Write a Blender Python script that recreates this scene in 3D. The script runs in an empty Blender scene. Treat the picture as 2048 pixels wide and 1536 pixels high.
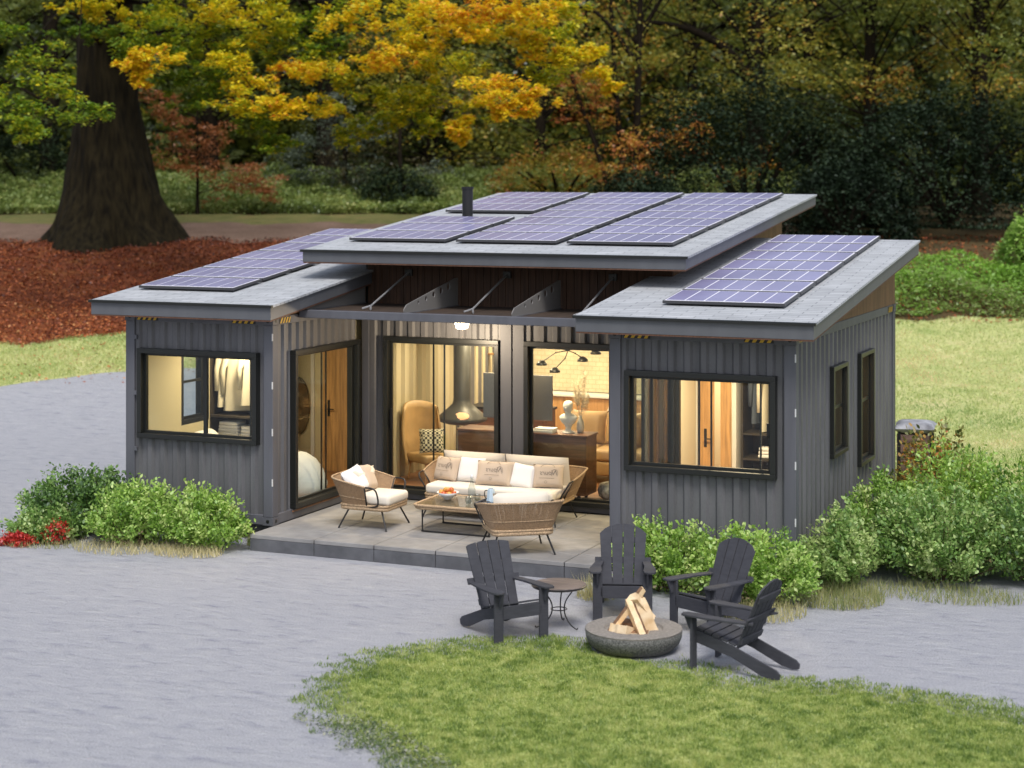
import bpy, bmesh, math, random
import numpy as np
from mathutils import Vector, Matrix, Euler
R = math.radians
random.seed(7); rng = np.random.default_rng(7)
C = bpy.data.collections.new('Scene'); bpy.context.scene.collection.children.link(C)
S = bpy.context.scene
# ------------------------------------------------ camera, sky, sun, exposure
F = 3660.4; CX = 1035.9; CY = 347.85; CAM = (15.522, -22.038, 4.89); YAW = -0.4025
cd = bpy.data.cameras.new('camera'); cam = bpy.data.objects.new('camera', cd); C.objects.link(cam)
cam.location = CAM; cam.rotation_euler = (R(90), 0, -YAW)
cd.sensor_width = 36; cd.lens = F/2048*36; cd.shift_x = (1024-CX)/2048; cd.shift_y = -(768-CY)/2048
cd.clip_end = 3000; cd.clip_start = .1
cd.dof.use_dof = True; cd.dof.focus_distance = 24.0; cd.dof.aperture_fstop = 1.2
S.camera = cam
W_ = bpy.data.worlds.new('World'); S.world = W_; W_.use_nodes = True
wn = W_.node_tree; bg = wn.nodes['Background']
sky = wn.nodes.new('ShaderNodeTexSky'); sky.sky_type = 'NISHITA'; sky.sun_disc = False
SUN_EL, SUN_AZ = 58, 148      # azimuth of the sun, clockwise from +Y
sky.sun_elevation = R(SUN_EL); sky.sun_rotation = R(SUN_AZ); sky.dust_density = 2.5; sky.air_density = 1.0; sky.ozone_density = 1.0
hs = wn.nodes.new('ShaderNodeHueSaturation'); hs.inputs['Saturation'].default_value = .62
wn.links.new(sky.outputs[0], hs.inputs['Color']); wn.links.new(hs.outputs[0], bg.inputs[0]); bg.inputs[1].default_value = .12
sl = bpy.data.lights.new('sun', 'SUN'); sl.energy = 1.5; sl.angle = R(20); sl.color = (1, .97, .92)
so = bpy.data.objects.new('sun', sl); C.objects.link(so)
az = R(SUN_AZ); el = R(SUN_EL)
sd = Vector((math.sin(az)*math.cos(el), math.cos(az)*math.cos(el), math.sin(el)))
so.rotation_euler = sd.to_track_quat('Z', 'Y').to_euler(); so.location = sd*30
S.view_settings.view_transform = 'Standard'; S.view_settings.look = 'None'; S.view_settings.exposure = 0.6; S.view_settings.gamma = 1
S.render.engine = 'CYCLES'
S.cycles.max_bounces = 6; S.cycles.transparent_max_bounces = 12; S.cycles.diffuse_bounces = 3; S.cycles.transmission_bounces = 4
S.cycles.caustics_reflective = False; S.cycles.caustics_refractive = False
FW = np.array([math.sin(YAW), math.cos(YAW), 0]); RT = np.array([math.cos(YAW), -math.sin(YAW), 0]); CO = np.array(CAM)
GZ = -0.2155
def sdist(x, y): return (x-CO[0])*FW[0] + (y-CO[1])*FW[1]
def terr(x, y):
    s = (x-CO[0])*FW[0] + (y-CO[1])*FW[1]
    t = np.clip((s-35.0)/(66-35.0), 0, 1)
    return GZ + 3.75*(t*t*(3-2*t))
def at(u, v):                       # ground point seen at a photograph position
    d = FW + RT*(u-CX)/F + np.array([0, 0, 1])*(CY-v)/F
    s = 15.
    while s < 200:
        p = CO + d*s
        if p[2] <= terr(p[0], p[1]): return Vector(p)
        s += .05
    return Vector(p)
def pt(u, v, s): return Vector(CO + (FW + RT*(u-CX)/F + np.array([0, 0, 1])*(CY-v)/F)*s)
def sw(s, w): p = CO + FW*s + RT*w; return p[0], p[1]

# ------------------------------------------------ materials
def mat(name, col, rough=.8, metal=0, var=0, vscale=5, bump=0, bscale=60, spec=.5, stretch=None, col2=None, detail=4, obj=True):
    m = bpy.data.materials.new(name); m.use_nodes = True; n = m.node_tree.nodes; l = m.node_tree.links
    b = n['Principled BSDF']; b.inputs['Base Color'].default_value = (*col, 1); b.inputs['Roughness'].default_value = rough
    b.inputs['Metallic'].default_value = metal; b.inputs['Specular IOR Level'].default_value = spec
    tc = n.new('ShaderNodeTexCoord'); mp = n.new('ShaderNodeMapping'); l.new(tc.outputs['Object'], mp.inputs[0])
    if stretch: mp.inputs['Scale'].default_value = stretch
    if var or col2:
        t = n.new('ShaderNodeTexNoise'); t.inputs['Scale'].default_value = vscale; t.inputs['Detail'].default_value = detail
        l.new(mp.outputs[0], t.inputs['Vector'])
        r = n.new('ShaderNodeValToRGB'); r.color_ramp.elements[0].position = .32; r.color_ramp.elements[1].position = .68
        a = [c*(1-var) for c in col]; c2 = col2 if col2 else [min(1, c*(1+var)) for c in col]
        if col2: a = col
        r.color_ramp.elements[0].color = (*a, 1); r.color_ramp.elements[1].color = (*c2, 1)
        l.new(t.outputs[0], r.inputs[0]); l.new(r.outputs[0], b.inputs['Base Color'])
    if bump:
        t2 = n.new('ShaderNodeTexNoise'); t2.inputs['Scale'].default_value = bscale; t2.inputs['Detail'].default_value = 3
        l.new(mp.outputs[0], t2.inputs['Vector']); bp = n.new('ShaderNodeBump'); bp.inputs['Strength'].default_value = bump; bp.inputs['Distance'].default_value = .02
        l.new(t2.outputs[0], bp.inputs['Height']); l.new(bp.outputs[0], b.inputs['Normal'])
    return m
def leafmat(name, ramp, trans=.35, rough=.5, gl=.05):
    """ramp: list of (pos, rgb) over the attribute 'tint' jittered per leaf"""
    m = bpy.data.materials.new(name); m.use_nodes = True; n = m.node_tree.nodes; l = m.node_tree.links
    for x in list(n):
        if x.type != 'OUTPUT_MATERIAL': n.remove(x)
    out = n['Material Output']
    at_ = n.new('ShaderNodeAttribute'); at_.attribute_name = 'tint'
    r = n.new('ShaderNodeValToRGB'); e = r.color_ramp.elements
    e[0].position = ramp[0][0]; e[0].color = (*ramp[0][1], 1); e[1].position = ramp[-1][0]; e[1].color = (*ramp[-1][1], 1)
    for p_, c in ramp[1:-1]: q = e.new(p_); q.color = (*c, 1)
    l.new(at_.outputs['Fac'], r.inputs[0])
    d = n.new('ShaderNodeBsdfDiffuse'); t = n.new('ShaderNodeBsdfTranslucent'); g = n.new('ShaderNodeBsdfGlossy'); g.inputs['Roughness'].default_value = rough
    g.inputs['Color'].default_value = (.8, .85, .9, 1)
    l.new(r.outputs[0], d.inputs[0]); l.new(r.outputs[0], t.inputs[0])
    m1 = n.new('ShaderNodeMixShader'); m1.inputs[0].default_value = trans; l.new(d.outputs[0], m1.inputs[1]); l.new(t.outputs[0], m1.inputs[2])
    m2 = n.new('ShaderNodeMixShader'); m2.inputs[0].default_value = gl; l.new(m1.outputs[0], m2.inputs[1]); l.new(g.outputs[0], m2.inputs[2])
    l.new(m2.outputs[0], out.inputs[0]); return m
def emit(name, col, st):
    m = bpy.data.materials.new(name); m.use_nodes = True; b = m.node_tree.nodes['Principled BSDF']
    b.inputs['Base Color'].default_value = (*col, 1); b.inputs['Emission Color'].default_value = (*col, 1); b.inputs['Emission Strength'].default_value = st; return m
def glassmat(name, tint=(.9, .93, .92), k=.07):
    m = bpy.data.materials.new(name); m.use_nodes = True; n = m.node_tree.nodes; l = m.node_tree.links
    for x in list(n):
        if x.type != 'OUTPUT_MATERIAL': n.remove(x)
    t = n.new('ShaderNodeBsdfTransparent'); t.inputs[0].default_value = (*tint, 1); g = n.new('ShaderNodeBsdfGlossy'); g.inputs['Roughness'].default_value = .01
    f0 = n.new('ShaderNodeLayerWeight'); f0.inputs[0].default_value = .5; f1 = n.new('ShaderNodeMath'); f1.operation = 'POWER'; l.new(f0.outputs['Facing'], f1.inputs[0]); f1.inputs[1].default_value = 5
    f = n.new('ShaderNodeMath'); f.operation = 'MULTIPLY_ADD'; l.new(f1.outputs[0], f.inputs[0]); f.inputs[1].default_value = .45; f.inputs[2].default_value = k*.4
    mx = n.new('ShaderNodeMixShader'); l.new(f.outputs[0], mx.inputs[0]); l.new(t.outputs[0], mx.inputs[1]); l.new(g.outputs[0], mx.inputs[2])
    l.new(mx.outputs[0], n['Material Output'].inputs[0]); return m
def brickmat(name, c1, c2, cm, bw, bh, mortar=.01, plane='xy', rough=.85, offset=.5, rot=0, bump=.3, var=.15):
    m = bpy.data.materials.new(name); m.use_nodes = True; n = m.node_tree.nodes; l = m.node_tree.links
    b = n['Principled BSDF']; b.inputs['Roughness'].default_value = rough
    tc = n.new('ShaderNodeTexCoord'); mp = n.new('ShaderNodeMapping'); l.new(tc.outputs['Object'], mp.inputs[0])
    if plane == 'xz': mp.inputs['Rotation'].default_value = (R(-90), 0, 0)
    if plane == 'yz': mp.inputs['Rotation'].default_value = (0, R(90), 0)
    k = n.new('ShaderNodeTexBrick'); k.offset = offset; k.inputs['Color1'].default_value = (*c1, 1); k.inputs['Color2'].default_value = (*c2, 1); k.inputs['Mortar'].default_value = (*cm, 1)
    k.inputs['Scale'].default_value = 1; k.inputs['Brick Width'].default_value = bw; k.inputs['Row Height'].default_value = bh; k.inputs['Mortar Size'].default_value = mortar
    k.inputs['Mortar Smooth'].default_value = .2
    l.new(mp.outputs[0], k.inputs['Vector'])
    t = n.new('ShaderNodeTexNoise'); t.inputs['Scale'].default_value = 3; t.inputs['Detail'].default_value = 6; l.new(tc.outputs['Object'], t.inputs['Vector'])
    mr = n.new('ShaderNodeMapRange'); mr.inputs[1].default_value = .3; mr.inputs[2].default_value = .7; mr.inputs[3].default_value = 1-var; mr.inputs[4].default_value = 1+var; l.new(t.outputs[0], mr.inputs[0])
    mm = n.new('ShaderNodeVectorMath'); mm.operation = 'SCALE'; l.new(k.outputs['Color'], mm.inputs[0]); l.new(mr.outputs[0], mm.inputs['Scale'])
    l.new(mm.outputs[0], b.inputs['Base Color'])
    bp = n.new('ShaderNodeBump'); bp.inputs['Strength'].default_value = bump; bp.inputs['Distance'].default_value = .01; bp.invert = True
    l.new(k.outputs['Fac'], bp.inputs['Height']); l.new(bp.outputs[0], b.inputs['Normal']); return m
def weathered(m, amt=.18, scale=1.3, streak=True):
    """large soft dirt variation multiplied over a material's base colour"""
    n = m.node_tree.nodes; l = m.node_tree.links; b = n['Principled BSDF']
    tc = n.new('ShaderNodeTexCoord'); mp = n.new('ShaderNodeMapping'); l.new(tc.outputs['Object'], mp.inputs[0])
    if streak: mp.inputs['Scale'].default_value = (4, 4, .5)
    t = n.new('ShaderNodeTexNoise'); t.inputs['Scale'].default_value = scale; t.inputs['Detail'].default_value = 7; l.new(mp.outputs[0], t.inputs['Vector'])
    mr = n.new('ShaderNodeMapRange'); mr.inputs[1].default_value = .3; mr.inputs[2].default_value = .7; mr.inputs[3].default_value = 1-amt; mr.inputs[4].default_value = 1+amt; l.new(t.outputs[0], mr.inputs[0])
    mm = n.new('ShaderNodeVectorMath'); mm.operation = 'SCALE'; l.new(mr.outputs[0], mm.inputs['Scale'])
    inp = b.inputs['Base Color']
    if inp.is_linked: l.new(inp.links[0].from_socket, mm.inputs[0])
    else: mm.inputs[0].default_value = inp.default_value[:3]
    l.new(mm.outputs[0], inp); return m
STEEL = weathered(mat('painted_steel', (.114, .113, .121), .5, var=.05, vscale=30, bump=.06, bscale=14), .2, 1.6)
RAIL = weathered(mat('rail_steel', (.098, .1, .116), .55, bump=.05, bscale=30), .14)
BLACK = mat('black_frame', (.012, .013, .012), .4)
DARK = mat('dark_metal', (.02, .02, .022), .4, metal=.3)
FASCIA = weathered(mat('fascia_paint', (.1, .104, .115), .5), .08)
SHINGLE = brickmat('roof_shingles', (.43, .445, .465), (.35, .365, .385), (.22, .23, .245), .42, .115, .008, var=.10, bump=.5)
WOODW = mat('siding_wood', (.16, .082, .035), .7, var=.35, vscale=3, stretch=(9, 9, .5), bump=.1, bscale=20)
WOODS = mat('soffit_wood', (.13, .06, .035), .7, var=.3, vscale=4, stretch=(8, .6, 8))
CELL = weathered(mat('solar_cell', (.26, .25, .42), .25, var=.12, vscale=.7, spec=.9), .1, .6, False)  # soft variation here paints uneven reflections into the cell colour
CELLLINE = mat('cell_line', (.72, .72, .78), .5)
PFRAME = mat('panel_frame', (.05, .05, .055), .4)
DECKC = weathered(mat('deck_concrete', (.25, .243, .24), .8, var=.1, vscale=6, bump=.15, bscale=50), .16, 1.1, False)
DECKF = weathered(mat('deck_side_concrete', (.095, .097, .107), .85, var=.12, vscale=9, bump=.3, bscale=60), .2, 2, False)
YEL = mat('stripe_yellow', (.62, .38, .02), .5); BLK = mat('stripe_black', (.012, .012, .012), .5)
GLASS = glassmat('window_glass')
WHITE = mat('white_paint', (.7, .7, .68), .6)
INW = mat('interior_wall', (.52, .46, .3), .8); INW2 = mat('interior_wall_pale', (.62, .55, .42), .8)
FLOORW = mat('floor_wood', (.24, .11, .05), .45, var=.3, vscale=3, stretch=(1, 8, 1))
DOORW = mat('door_wood', (.50, .28, .11), .5, var=.3, vscale=2.5, stretch=(10, 10, .7), bump=.05)
CABW = mat('cabinet_wood', (.13, .055, .025), .45, var=.3, vscale=3, stretch=(.8, 3, 10))
ADIR = weathered(mat('slate_paint', (.052, .053, .063), .8, spec=.25, var=.10, vscale=8, stretch=(1, 1, 5), bump=.06, bscale=40), .15, 3, False)
ROPE = mat('woven_rope', (.36, .24, .14), .8, var=.25, vscale=60)
ROPE2 = mat('woven_rim', (.4, .28, .17), .8, var=.5, vscale=70)
CUSH = mat('cream_fabric', (.7, .64, .55), .95, bump=.08, bscale=150)
CUSHW = mat('white_fabric', (.78, .77, .76), .95, bump=.12, bscale=90)
CUSHT = mat('tan_fabric', (.52, .42, .33), .95, bump=.08, bscale=150)
CLOTH = mat('white_shirt', (.72, .67, .54), .9); CLOTHD = mat('dark_cloth', (.05, .045, .04), .9); CLOTHB = mat('blue_cloth', (.08, .1, .14), .9)
TAN = mat('tan_leather', (.40, .26, .12), .5, var=.15, vscale=4, bump=.1, bscale=12)
INK = mat('print_ink', (.2, .17, .145), .9)

# ------------------------------------------------ mesh builder
class MB:
    def __init__(s): s.v = []; s.f = []; s.m = []
    def add(s, vs, fs, mi=0):
        o = len(s.v); s.v += [tuple(x) for x in vs]; s.f += [tuple(i+o for i in f) for f in fs]; s.m += [mi]*len(fs); return s
    def box(s, x0, y0, z0, x1, y1, z1, mi=0, M=None):
        vs = [Vector(q) for q in ((x0,y0,z0),(x1,y0,z0),(x1,y1,z0),(x0,y1,z0),(x0,y0,z1),(x1,y0,z1),(x1,y1,z1),(x0,y1,z1))]
        if M is not None: vs = [M @ q for q in vs]
        return s.add(vs, [(0,3,2,1),(4,5,6,7),(0,1,5,4),(1,2,6,5),(2,3,7,6),(3,0,4,7)], mi)
    def fbox(s, fr, a0, a1, z0, z1, o0, o1, mi=0):      # fr=(O,dir,n): box along a wall frame
        O, d, n = fr; vs = []
        for z in (z0, z1):
            for a, o in ((a0,o0),(a1,o0),(a1,o1),(a0,o1)): vs.append((O[0]+d[0]*a+n[0]*o, O[1]+d[1]*a+n[1]*o, z))
        return s.add(vs, [(0,3,2,1),(4,5,6,7),(0,1,5,4),(1,2,6,5),(2,3,7,6),(3,0,4,7)], mi)
    def tube(s, path, r, n=8, mi=0, closed=False, caps=True):
        P = [Vector(p) for p in path]; N = len(P); rs = r if isinstance(r, (list, tuple)) else [r]*N
        up = None; rings = []
        for i, p in enumerate(P):
            if closed: t = (P[(i+1) % N]-P[i-1])
            else: t = (P[min(i+1, N-1)]-P[max(i-1, 0)])
            t.normalize()
            if up is None: up = Vector((0, 0, 1)) if abs(t.z) < .9 else Vector((1, 0, 0))
            a = up - t*up.dot(t); a.normalize(); b = t.cross(a); up = a
            rings.append([p + (a*math.cos(2*math.pi*k/n) + b*math.sin(2*math.pi*k/n))*rs[i] for k in range(n)])
        vs = [q for g in rings for q in g]; fs = []
        for i in range(N if closed else N-1):
            j = (i+1) % N
            for k in range(n): fs.append((i*n+k, i*n+(k+1) % n, j*n+(k+1) % n, j*n+k))
        if caps and not closed: fs.append(tuple(range(n-1, -1, -1))); fs.append(tuple((N-1)*n+k for k in range(n)))
        return s.add(vs, fs, mi)
    def lathe(s, prof, n=24, c=(0,0,0), mi=0, M=None):
        vs = []; fs = []
        for r_, z in prof:
            for k in range(n):
                q = Vector((c[0]+r_*math.cos(2*math.pi*k/n), c[1]+r_*math.sin(2*math.pi*k/n), c[2]+z)); vs.append(M @ q if M is not None else q)
        for i in range(len(prof)-1):
            for k in range(n): fs.append((i*n+k, i*n+(k+1) % n, (i+1)*n+(k+1) % n, (i+1)*n+k))
        fs.append(tuple(range(n-1, -1, -1))); fs.append(tuple((len(prof)-1)*n+k for k in range(n)))
        return s.add(vs, fs, mi)
    def prism(s, pts, thick, M=None, mi=0):       # outline in local xy, extruded in z
        n = len(pts); vs = [Vector((x, y, 0)) for x, y in pts]+[Vector((x, y, thick)) for x, y in pts]
        if M is not None: vs = [M @ q for q in vs]
        return s.add(vs, [tuple(range(n-1, -1, -1)), tuple(range(n, 2*n))]+[(i, (i+1) % n, (i+1) % n+n, i+n) for i in range(n)], mi)
    def pillow(s, w, h, t, M=None, mi=0, n=12, pinch=.12):
        vs = []; fs = []
        for sgn in (1, -1):
            for j in range(n+1):
                for i in range(n+1):
                    x = i/n*2-1; y = j/n*2-1
                    d = max(0, (1-x**4)*(1-y**4))**.45
                    px = x*(1-pinch*(1-y*y)*abs(x)**2*.5); py = y*(1-pinch*(1-x*x)*abs(y)**2*.5)
                    q = Vector((px*w/2, py*h/2, sgn*t/2*d)); vs.append(M @ q if M is not None else q)
        N = (n+1)**2
        for j in range(n):
            for i in range(n):
                a = j*(n+1)+i; fs.append((a, a+1, a+n+2, a+n+1)); b = a+N; fs.append((b, b+n+1, b+n+2, b+1))
        return s.add(vs, fs, mi)
    def build(s, name, mats, parent=None, smooth=False, bevel=0, seg=2, sub=0, weld=False):
        me = bpy.data.meshes.new(name); me.from_pydata(s.v, [], s.f)
        for m in (mats if isinstance(mats, (list, tuple)) else [mats]): me.materials.append(m)
        me.polygons.foreach_set('material_index', s.m)
        if weld or sub or bevel:
            b = bmesh.new(); b.from_mesh(me)
            if weld or sub: bmesh.ops.remove_doubles(b, verts=b.verts, dist=1e-4)
            if bevel: bmesh.ops.bevel(b, geom=[e for e in b.edges if len(e.link_faces) == 2 and e.calc_face_angle(0) > .5], offset=bevel, segments=seg, profile=.5, affect='EDGES', clamp_overlap=True)
            b.to_mesh(me); b.free()
        me.update()
        if smooth: me.polygons.foreach_set('use_smooth', [True]*len(me.polygons)); me.update()
        o = bpy.data.objects.new(name, me); C.objects.link(o)
        if sub: md = o.modifiers.new('sub', 'SUBSURF'); md.levels = md.render_levels = sub
        if parent: o.parent = parent
        return o
def tag(o, label=None, cat=None, group=None, kind=None):
    if label: o['label'] = label
    if cat: o['category'] = cat
    if group: o['group'] = group
    if kind: o['kind'] = kind
    return o
def thing(name, label, cat, loc=(0,0,0), rz=0, group=None):
    o = bpy.data.objects.new(name, None); C.objects.link(o); o.location = loc; o.rotation_euler = (0, 0, rz); o.empty_display_size = .2
    return tag(o, label, cat, group)
def copytree(o, parent=None):
    c = o.copy(); C.objects.link(c)
    if parent: c.parent = parent
    for ch in list(o.children): copytree(ch, c)
    return c
def npmesh(name, V, FC, nside, mats, parent=None, tint=None, smooth=False):
    me = bpy.data.meshes.new(name); nv = len(V); nf = len(FC)
    me.vertices.add(nv); me.vertices.foreach_set('co', np.asarray(V, np.float32).ravel())
    me.loops.add(nf*nside); me.polygons.add(nf)
    me.loops.foreach_set('vertex_index', np.asarray(FC, np.int32).ravel())
    me.polygons.foreach_set('loop_start', np.arange(0, nf*nside, nside, dtype=np.int32))
    me.update(calc_edges=True)
    for m in (mats if isinstance(mats, (list, tuple)) else [mats]): me.materials.append(m)
    if tint is not None:
        a = me.attributes.new('tint', 'FLOAT', 'POINT'); a.data.foreach_set('value', np.asarray(tint, np.float32))
    if smooth: me.polygons.foreach_set('use_smooth', [True]*nf)
    o = bpy.data.objects.new(name, me); C.objects.link(o)
    if parent: o.parent = parent
    return o
def leaves(name, Pc, size, tint, m, parent=None, flat=.5, dirs=None, ratio=.6, jit=.18, kind=None, hexa=False):
    """one mesh of leaf blades at the points Pc"""
    Pc = np.asarray(Pc, float); n = len(Pc)
    if dirs is None:
        a = rng.uniform(0, 2*np.pi, n); z = rng.normal(0, flat, n)
        dirs = np.stack([np.cos(a), np.sin(a), z], 1)
    d = dirs/np.linalg.norm(dirs, axis=1)[:, None]
    nn = np.stack([rng.normal(0, flat, n), rng.normal(0, flat, n), np.ones(n)], 1)
    sd_ = np.cross(d, nn); sd_ /= np.linalg.norm(sd_, axis=1)[:, None]+1e-9; up = np.cross(sd_, d)
    L = (np.asarray(size)*rng.uniform(.65, 1.3, n))[:, None]
    if hexa:
        w = L*ratio*.5
        vs = [Pc, Pc+d*L*.3+sd_*w*.85+up*L*.05, Pc+d*L*.68+sd_*w*.8+up*L*.03, Pc+d*L-up*L*.08, Pc+d*L*.68-sd_*w*.8+up*L*.03, Pc+d*L*.3-sd_*w*.85+up*L*.05]
        k = 6
    else:
        w = L*ratio*.5
        vs = [Pc, Pc+d*L*.5+sd_*w+up*L*.06, Pc+d*L-up*L*.06, Pc+d*L*.5-sd_*w+up*L*.06]; k = 4
    V = np.stack(vs, 1).reshape(-1, 3)
    b = np.arange(n)[:, None]*k
    FC = np.concatenate([b+i for i in range(k)], 1)
    T = np.repeat(np.clip(np.asarray(tint)+rng.normal(0, jit, n), 0, 1), k)
    o = npmesh(name, V, FC, k, m, parent, T)
    if kind: o['kind'] = kind
    return o

# ------------------------------------------------ ground
def band(name, mat_, w0, w1, nw, fa, fb, ns, dz, kindname=None, wob=0):
    ws = np.linspace(w0, w1, nw); V = []
    ph = rng.uniform(0, 6, 4)
    for w in ws:
        a, b = fa(w), fb(w)
        for t in np.linspace(0, 1, ns):
            s = a+(b-a)*t; x, y = sw(s, w); V.append((x, y, terr(x, y)+dz))
    FC = [(i*ns+j, (i+1)*ns+j, (i+1)*ns+j+1, i*ns+j+1) for i in range(nw-1) for j in range(ns-1)]
    o = npmesh(name, V, FC, 4, mat_, None, smooth=True); o['kind'] = 'structure'; return o
def groundmat(name, cols, scale, fine, bump, rough=.95, stretch=(1,1,1), bd=.03, cm=None):
    m = bpy.data.materials.new(name); m.use_nodes = True; n = m.node_tree.nodes; l = m.node_tree.links; b = n['Principled BSDF']
    b.inputs['Roughness'].default_value = rough; b.inputs['Specular IOR Level'].default_value = .2
    tc = n.new('ShaderNodeTexCoord'); mp = n.new('ShaderNodeMapping'); mp.inputs['Scale'].default_value = stretch; l.new(tc.outputs['Object'], mp.inputs[0])
    mp.inputs['Rotation'].default_value = (0, 0, YAW)
    t = n.new('ShaderNodeTexNoise'); t.inputs['Scale'].default_value = scale; t.inputs['Detail'].default_value = 8; t.inputs['Roughness'].default_value = .65; l.new(mp.outputs[0], t.inputs['Vector'])
    r = n.new('ShaderNodeValToRGB'); e = r.color_ramp.elements
    k = len(cols)
    e[0].position = .3; e[0].color = (*cols[0], 1); e[1].position = .7; e[1].color = (*cols[-1], 1)
    for i in range(1, k-1): q = e.new(.3+.4*i/(k-1)); q.color = (*cols[i], 1)
    l.new(t.outputs[0], r.inputs[0])
    t2 = n.new('ShaderNodeTexNoise'); t2.inputs['Scale'].default_value = fine; t2.inputs['Detail'].default_value = 3; l.new(mp.outputs[0], t2.inputs['Vector'])
    mr = n.new('ShaderNodeMapRange'); mr.inputs[1].default_value = .3; mr.inputs[2].default_value = .7; mr.inputs[3].default_value = .72; mr.inputs[4].default_value = 1.28; l.new(t2.outputs[0], mr.inputs[0])
    mm = n.new('ShaderNodeVectorMath'); mm.operation = 'SCALE'; l.new(r.outputs[0], mm.inputs[0]); l.new(mr.outputs[0], mm.inputs['Scale']); l.new(mm.outputs[0], b.inputs['Base Color'])
    ad = n.new('ShaderNodeMath'); ad.operation = 'MULTIPLY_ADD'; l.new(t2.outputs[0], ad.inputs[0]); ad.inputs[1].default_value = .3; l.new(t.outputs[0], ad.inputs[2])
    bp = n.new('ShaderNodeBump'); bp.inputs['Strength'].default_value = bump; bp.inputs['Distance'].default_value = bd; l.new(ad.outputs[0], bp.inputs['Height']); l.new(bp.outputs[0], b.inputs['Normal'])
    return m
GRAVEL = groundmat('pale_gravel', [(.32, .325, .385), (.43, .435, .475), (.455, .46, .495), (.50, .505, .525)], 4.2, 75, 1.0, stretch=(.7, 1.5, 1), bd=.085)
GRASSG = groundmat('grass_ground', [(.24, .32, .08), (.36, .42, .13), (.46, .46, .2)], 1.2, 20, .5)
GRASSB = groundmat('meadow_ground', [(.3, .36, .12), (.46, .48, .2), (.55, .5, .26)], .8, 14, .6)
LITTER = groundmat('leaf_litter', [(.07, .02, .012), (.17, .05, .02), (.24, .09, .03)], 1.1, 14, .7)
PATHM = groundmat('path_earth', [(.14, .09, .065), (.24, .16, .12)], .7, 20, .4)
SOIL = groundmat('forest_floor', [(.035, .03, .015), (.07, .05, .02), (.1, .06, .025)], .6, 12, .6)
# one sheet to the horizon
gv = []; gs = [4, 15, 25, 34] + list(np.linspace(35, 67, 30)) + [75, 90, 120, 200, 400, 900, 1800]
for s in gs:
    for k in range(41):
        w = (k-20)/20*max(60, s*1.1); x, y = sw(s, w); gv.append((x, y, terr(x, y)-.03))
o = npmesh('ground', gv, [(i*41+j, i*41+j+1, (i+1)*41+j+1, (i+1)*41+j) for i in range(len(gs)-1) for j in range(40)], 4, SOIL, None, smooth=True); o['kind'] = 'structure'
def sof(u, v): p = at(u, v); return sdist(p.x, p.y)
sA = sof(60, 775); sA2 = sof(250, 735); sB = sof(0, 690); sB2 = sof(250, 668); sC = sof(500, 482); sD = sof(500, 446); sE = sof(500, 428)
def lerp(a, b, t): t = min(1, max(0, t)); return a+(b-a)*t
def wig(w, a=.25): return a*math.sin(w*1.7)+a*.6*math.sin(w*3.9+1)
gA = lambda w: lerp(lerp(sA, sA2, (w+12)/3.5), 24.3, (w+5)/10.5)+wig(w, .12)
gB = lambda w: lerp(lerp(sB, sB2, (w+13)/3.5), 47.6, (w+4)/10)+wig(w, .2)
gC = lambda w: lerp(sC, 50.0, (w-2)/6)+wig(w, .3)
gD = lambda w: sD+wig(w, .3)
gE = lambda w: sE+wig(w*1.3, .4)
band('gravel_ground', GRAVEL, -26, 22, 120, lambda w: 6, gA, 60, -.012)
band('meadow', GRASSB, -26, 30, 140, gA, gB, 20, -.010)
band('leaf_covered_ground', LITTER, -30, 8.5, 120, gB, gC, 20, -.008)
band('path', PATHM, -34, 9, 100, gC, gD, 6, -.006)
band('grass_verge', groundmat('verge_ground', [(.09, .1, .03), (.15, .15, .05), (.2, .15, .06)], 1.5, 20, .5), -34, 9, 100, gD, gE, 6, -.004)

# ------------------------------------------------ the house
D = 2.619; X3 = 7.413; X4 = 9.853; W = 2.44; H = 2.9; L = 6.06
house = thing('container_house', 'dark grey corrugated container house with three sloping roofs carrying solar panels', 'house')
def corr(fr, length, z0, z1, holes, name='corrugated_wall', period=.2, dep=.036, inset=.03, margin=.12):
    O, d, n = fr; bp = [(margin, 0)]; a = margin+.03; N = max(1, int((length-2*margin-.06)/period)); per = (length-2*margin-.06)/N
    for i in range(N):
        bp += [(a+per*.04, 0), (a+per*.28, 0), (a+per*.42, -dep), (a+per*.82, -dep), (a+per*.96, 0)]; a += per
    bp.append((length-margin, 0))
    for h in holes:
        for e in h[:2]:
            for i in range(len(bp)-1):
                if bp[i][0] < e < bp[i+1][0]:
                    t = (e-bp[i][0])/(bp[i+1][0]-bp[i][0]); bp.insert(i+1, (e, bp[i][1]+(bp[i+1][1]-bp[i][1])*t)); break
    mb = MB()
    for (a0, f0), (a1, f1) in zip(bp, bp[1:]):
        if a1-a0 < 1e-5: continue
        mid = (a0+a1)/2; segs = [(z0, z1)]
        for h in holes:
            if h[0] < mid < h[1]:
                ns = []
                for s0, s1 in segs:
                    if h[2] > s0: ns.append((s0, min(s1, h[2])))
                    if h[3] < s1: ns.append((max(s0, h[3]), s1))
                segs = ns
        for s0, s1 in segs:
            q = []
            for aa, ff, zz in ((a0,f0,s0),(a1,f1,s0),(a1,f1,s1),(a0,f0,s1)):
                q.append((O[0]+d[0]*aa+n[0]*(ff-inset), O[1]+d[1]*aa+n[1]*(ff-inset), zz))
            mb.add(q, [(0,1,2,3)])
    return mb.build(name, STEEL, house)
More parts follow.
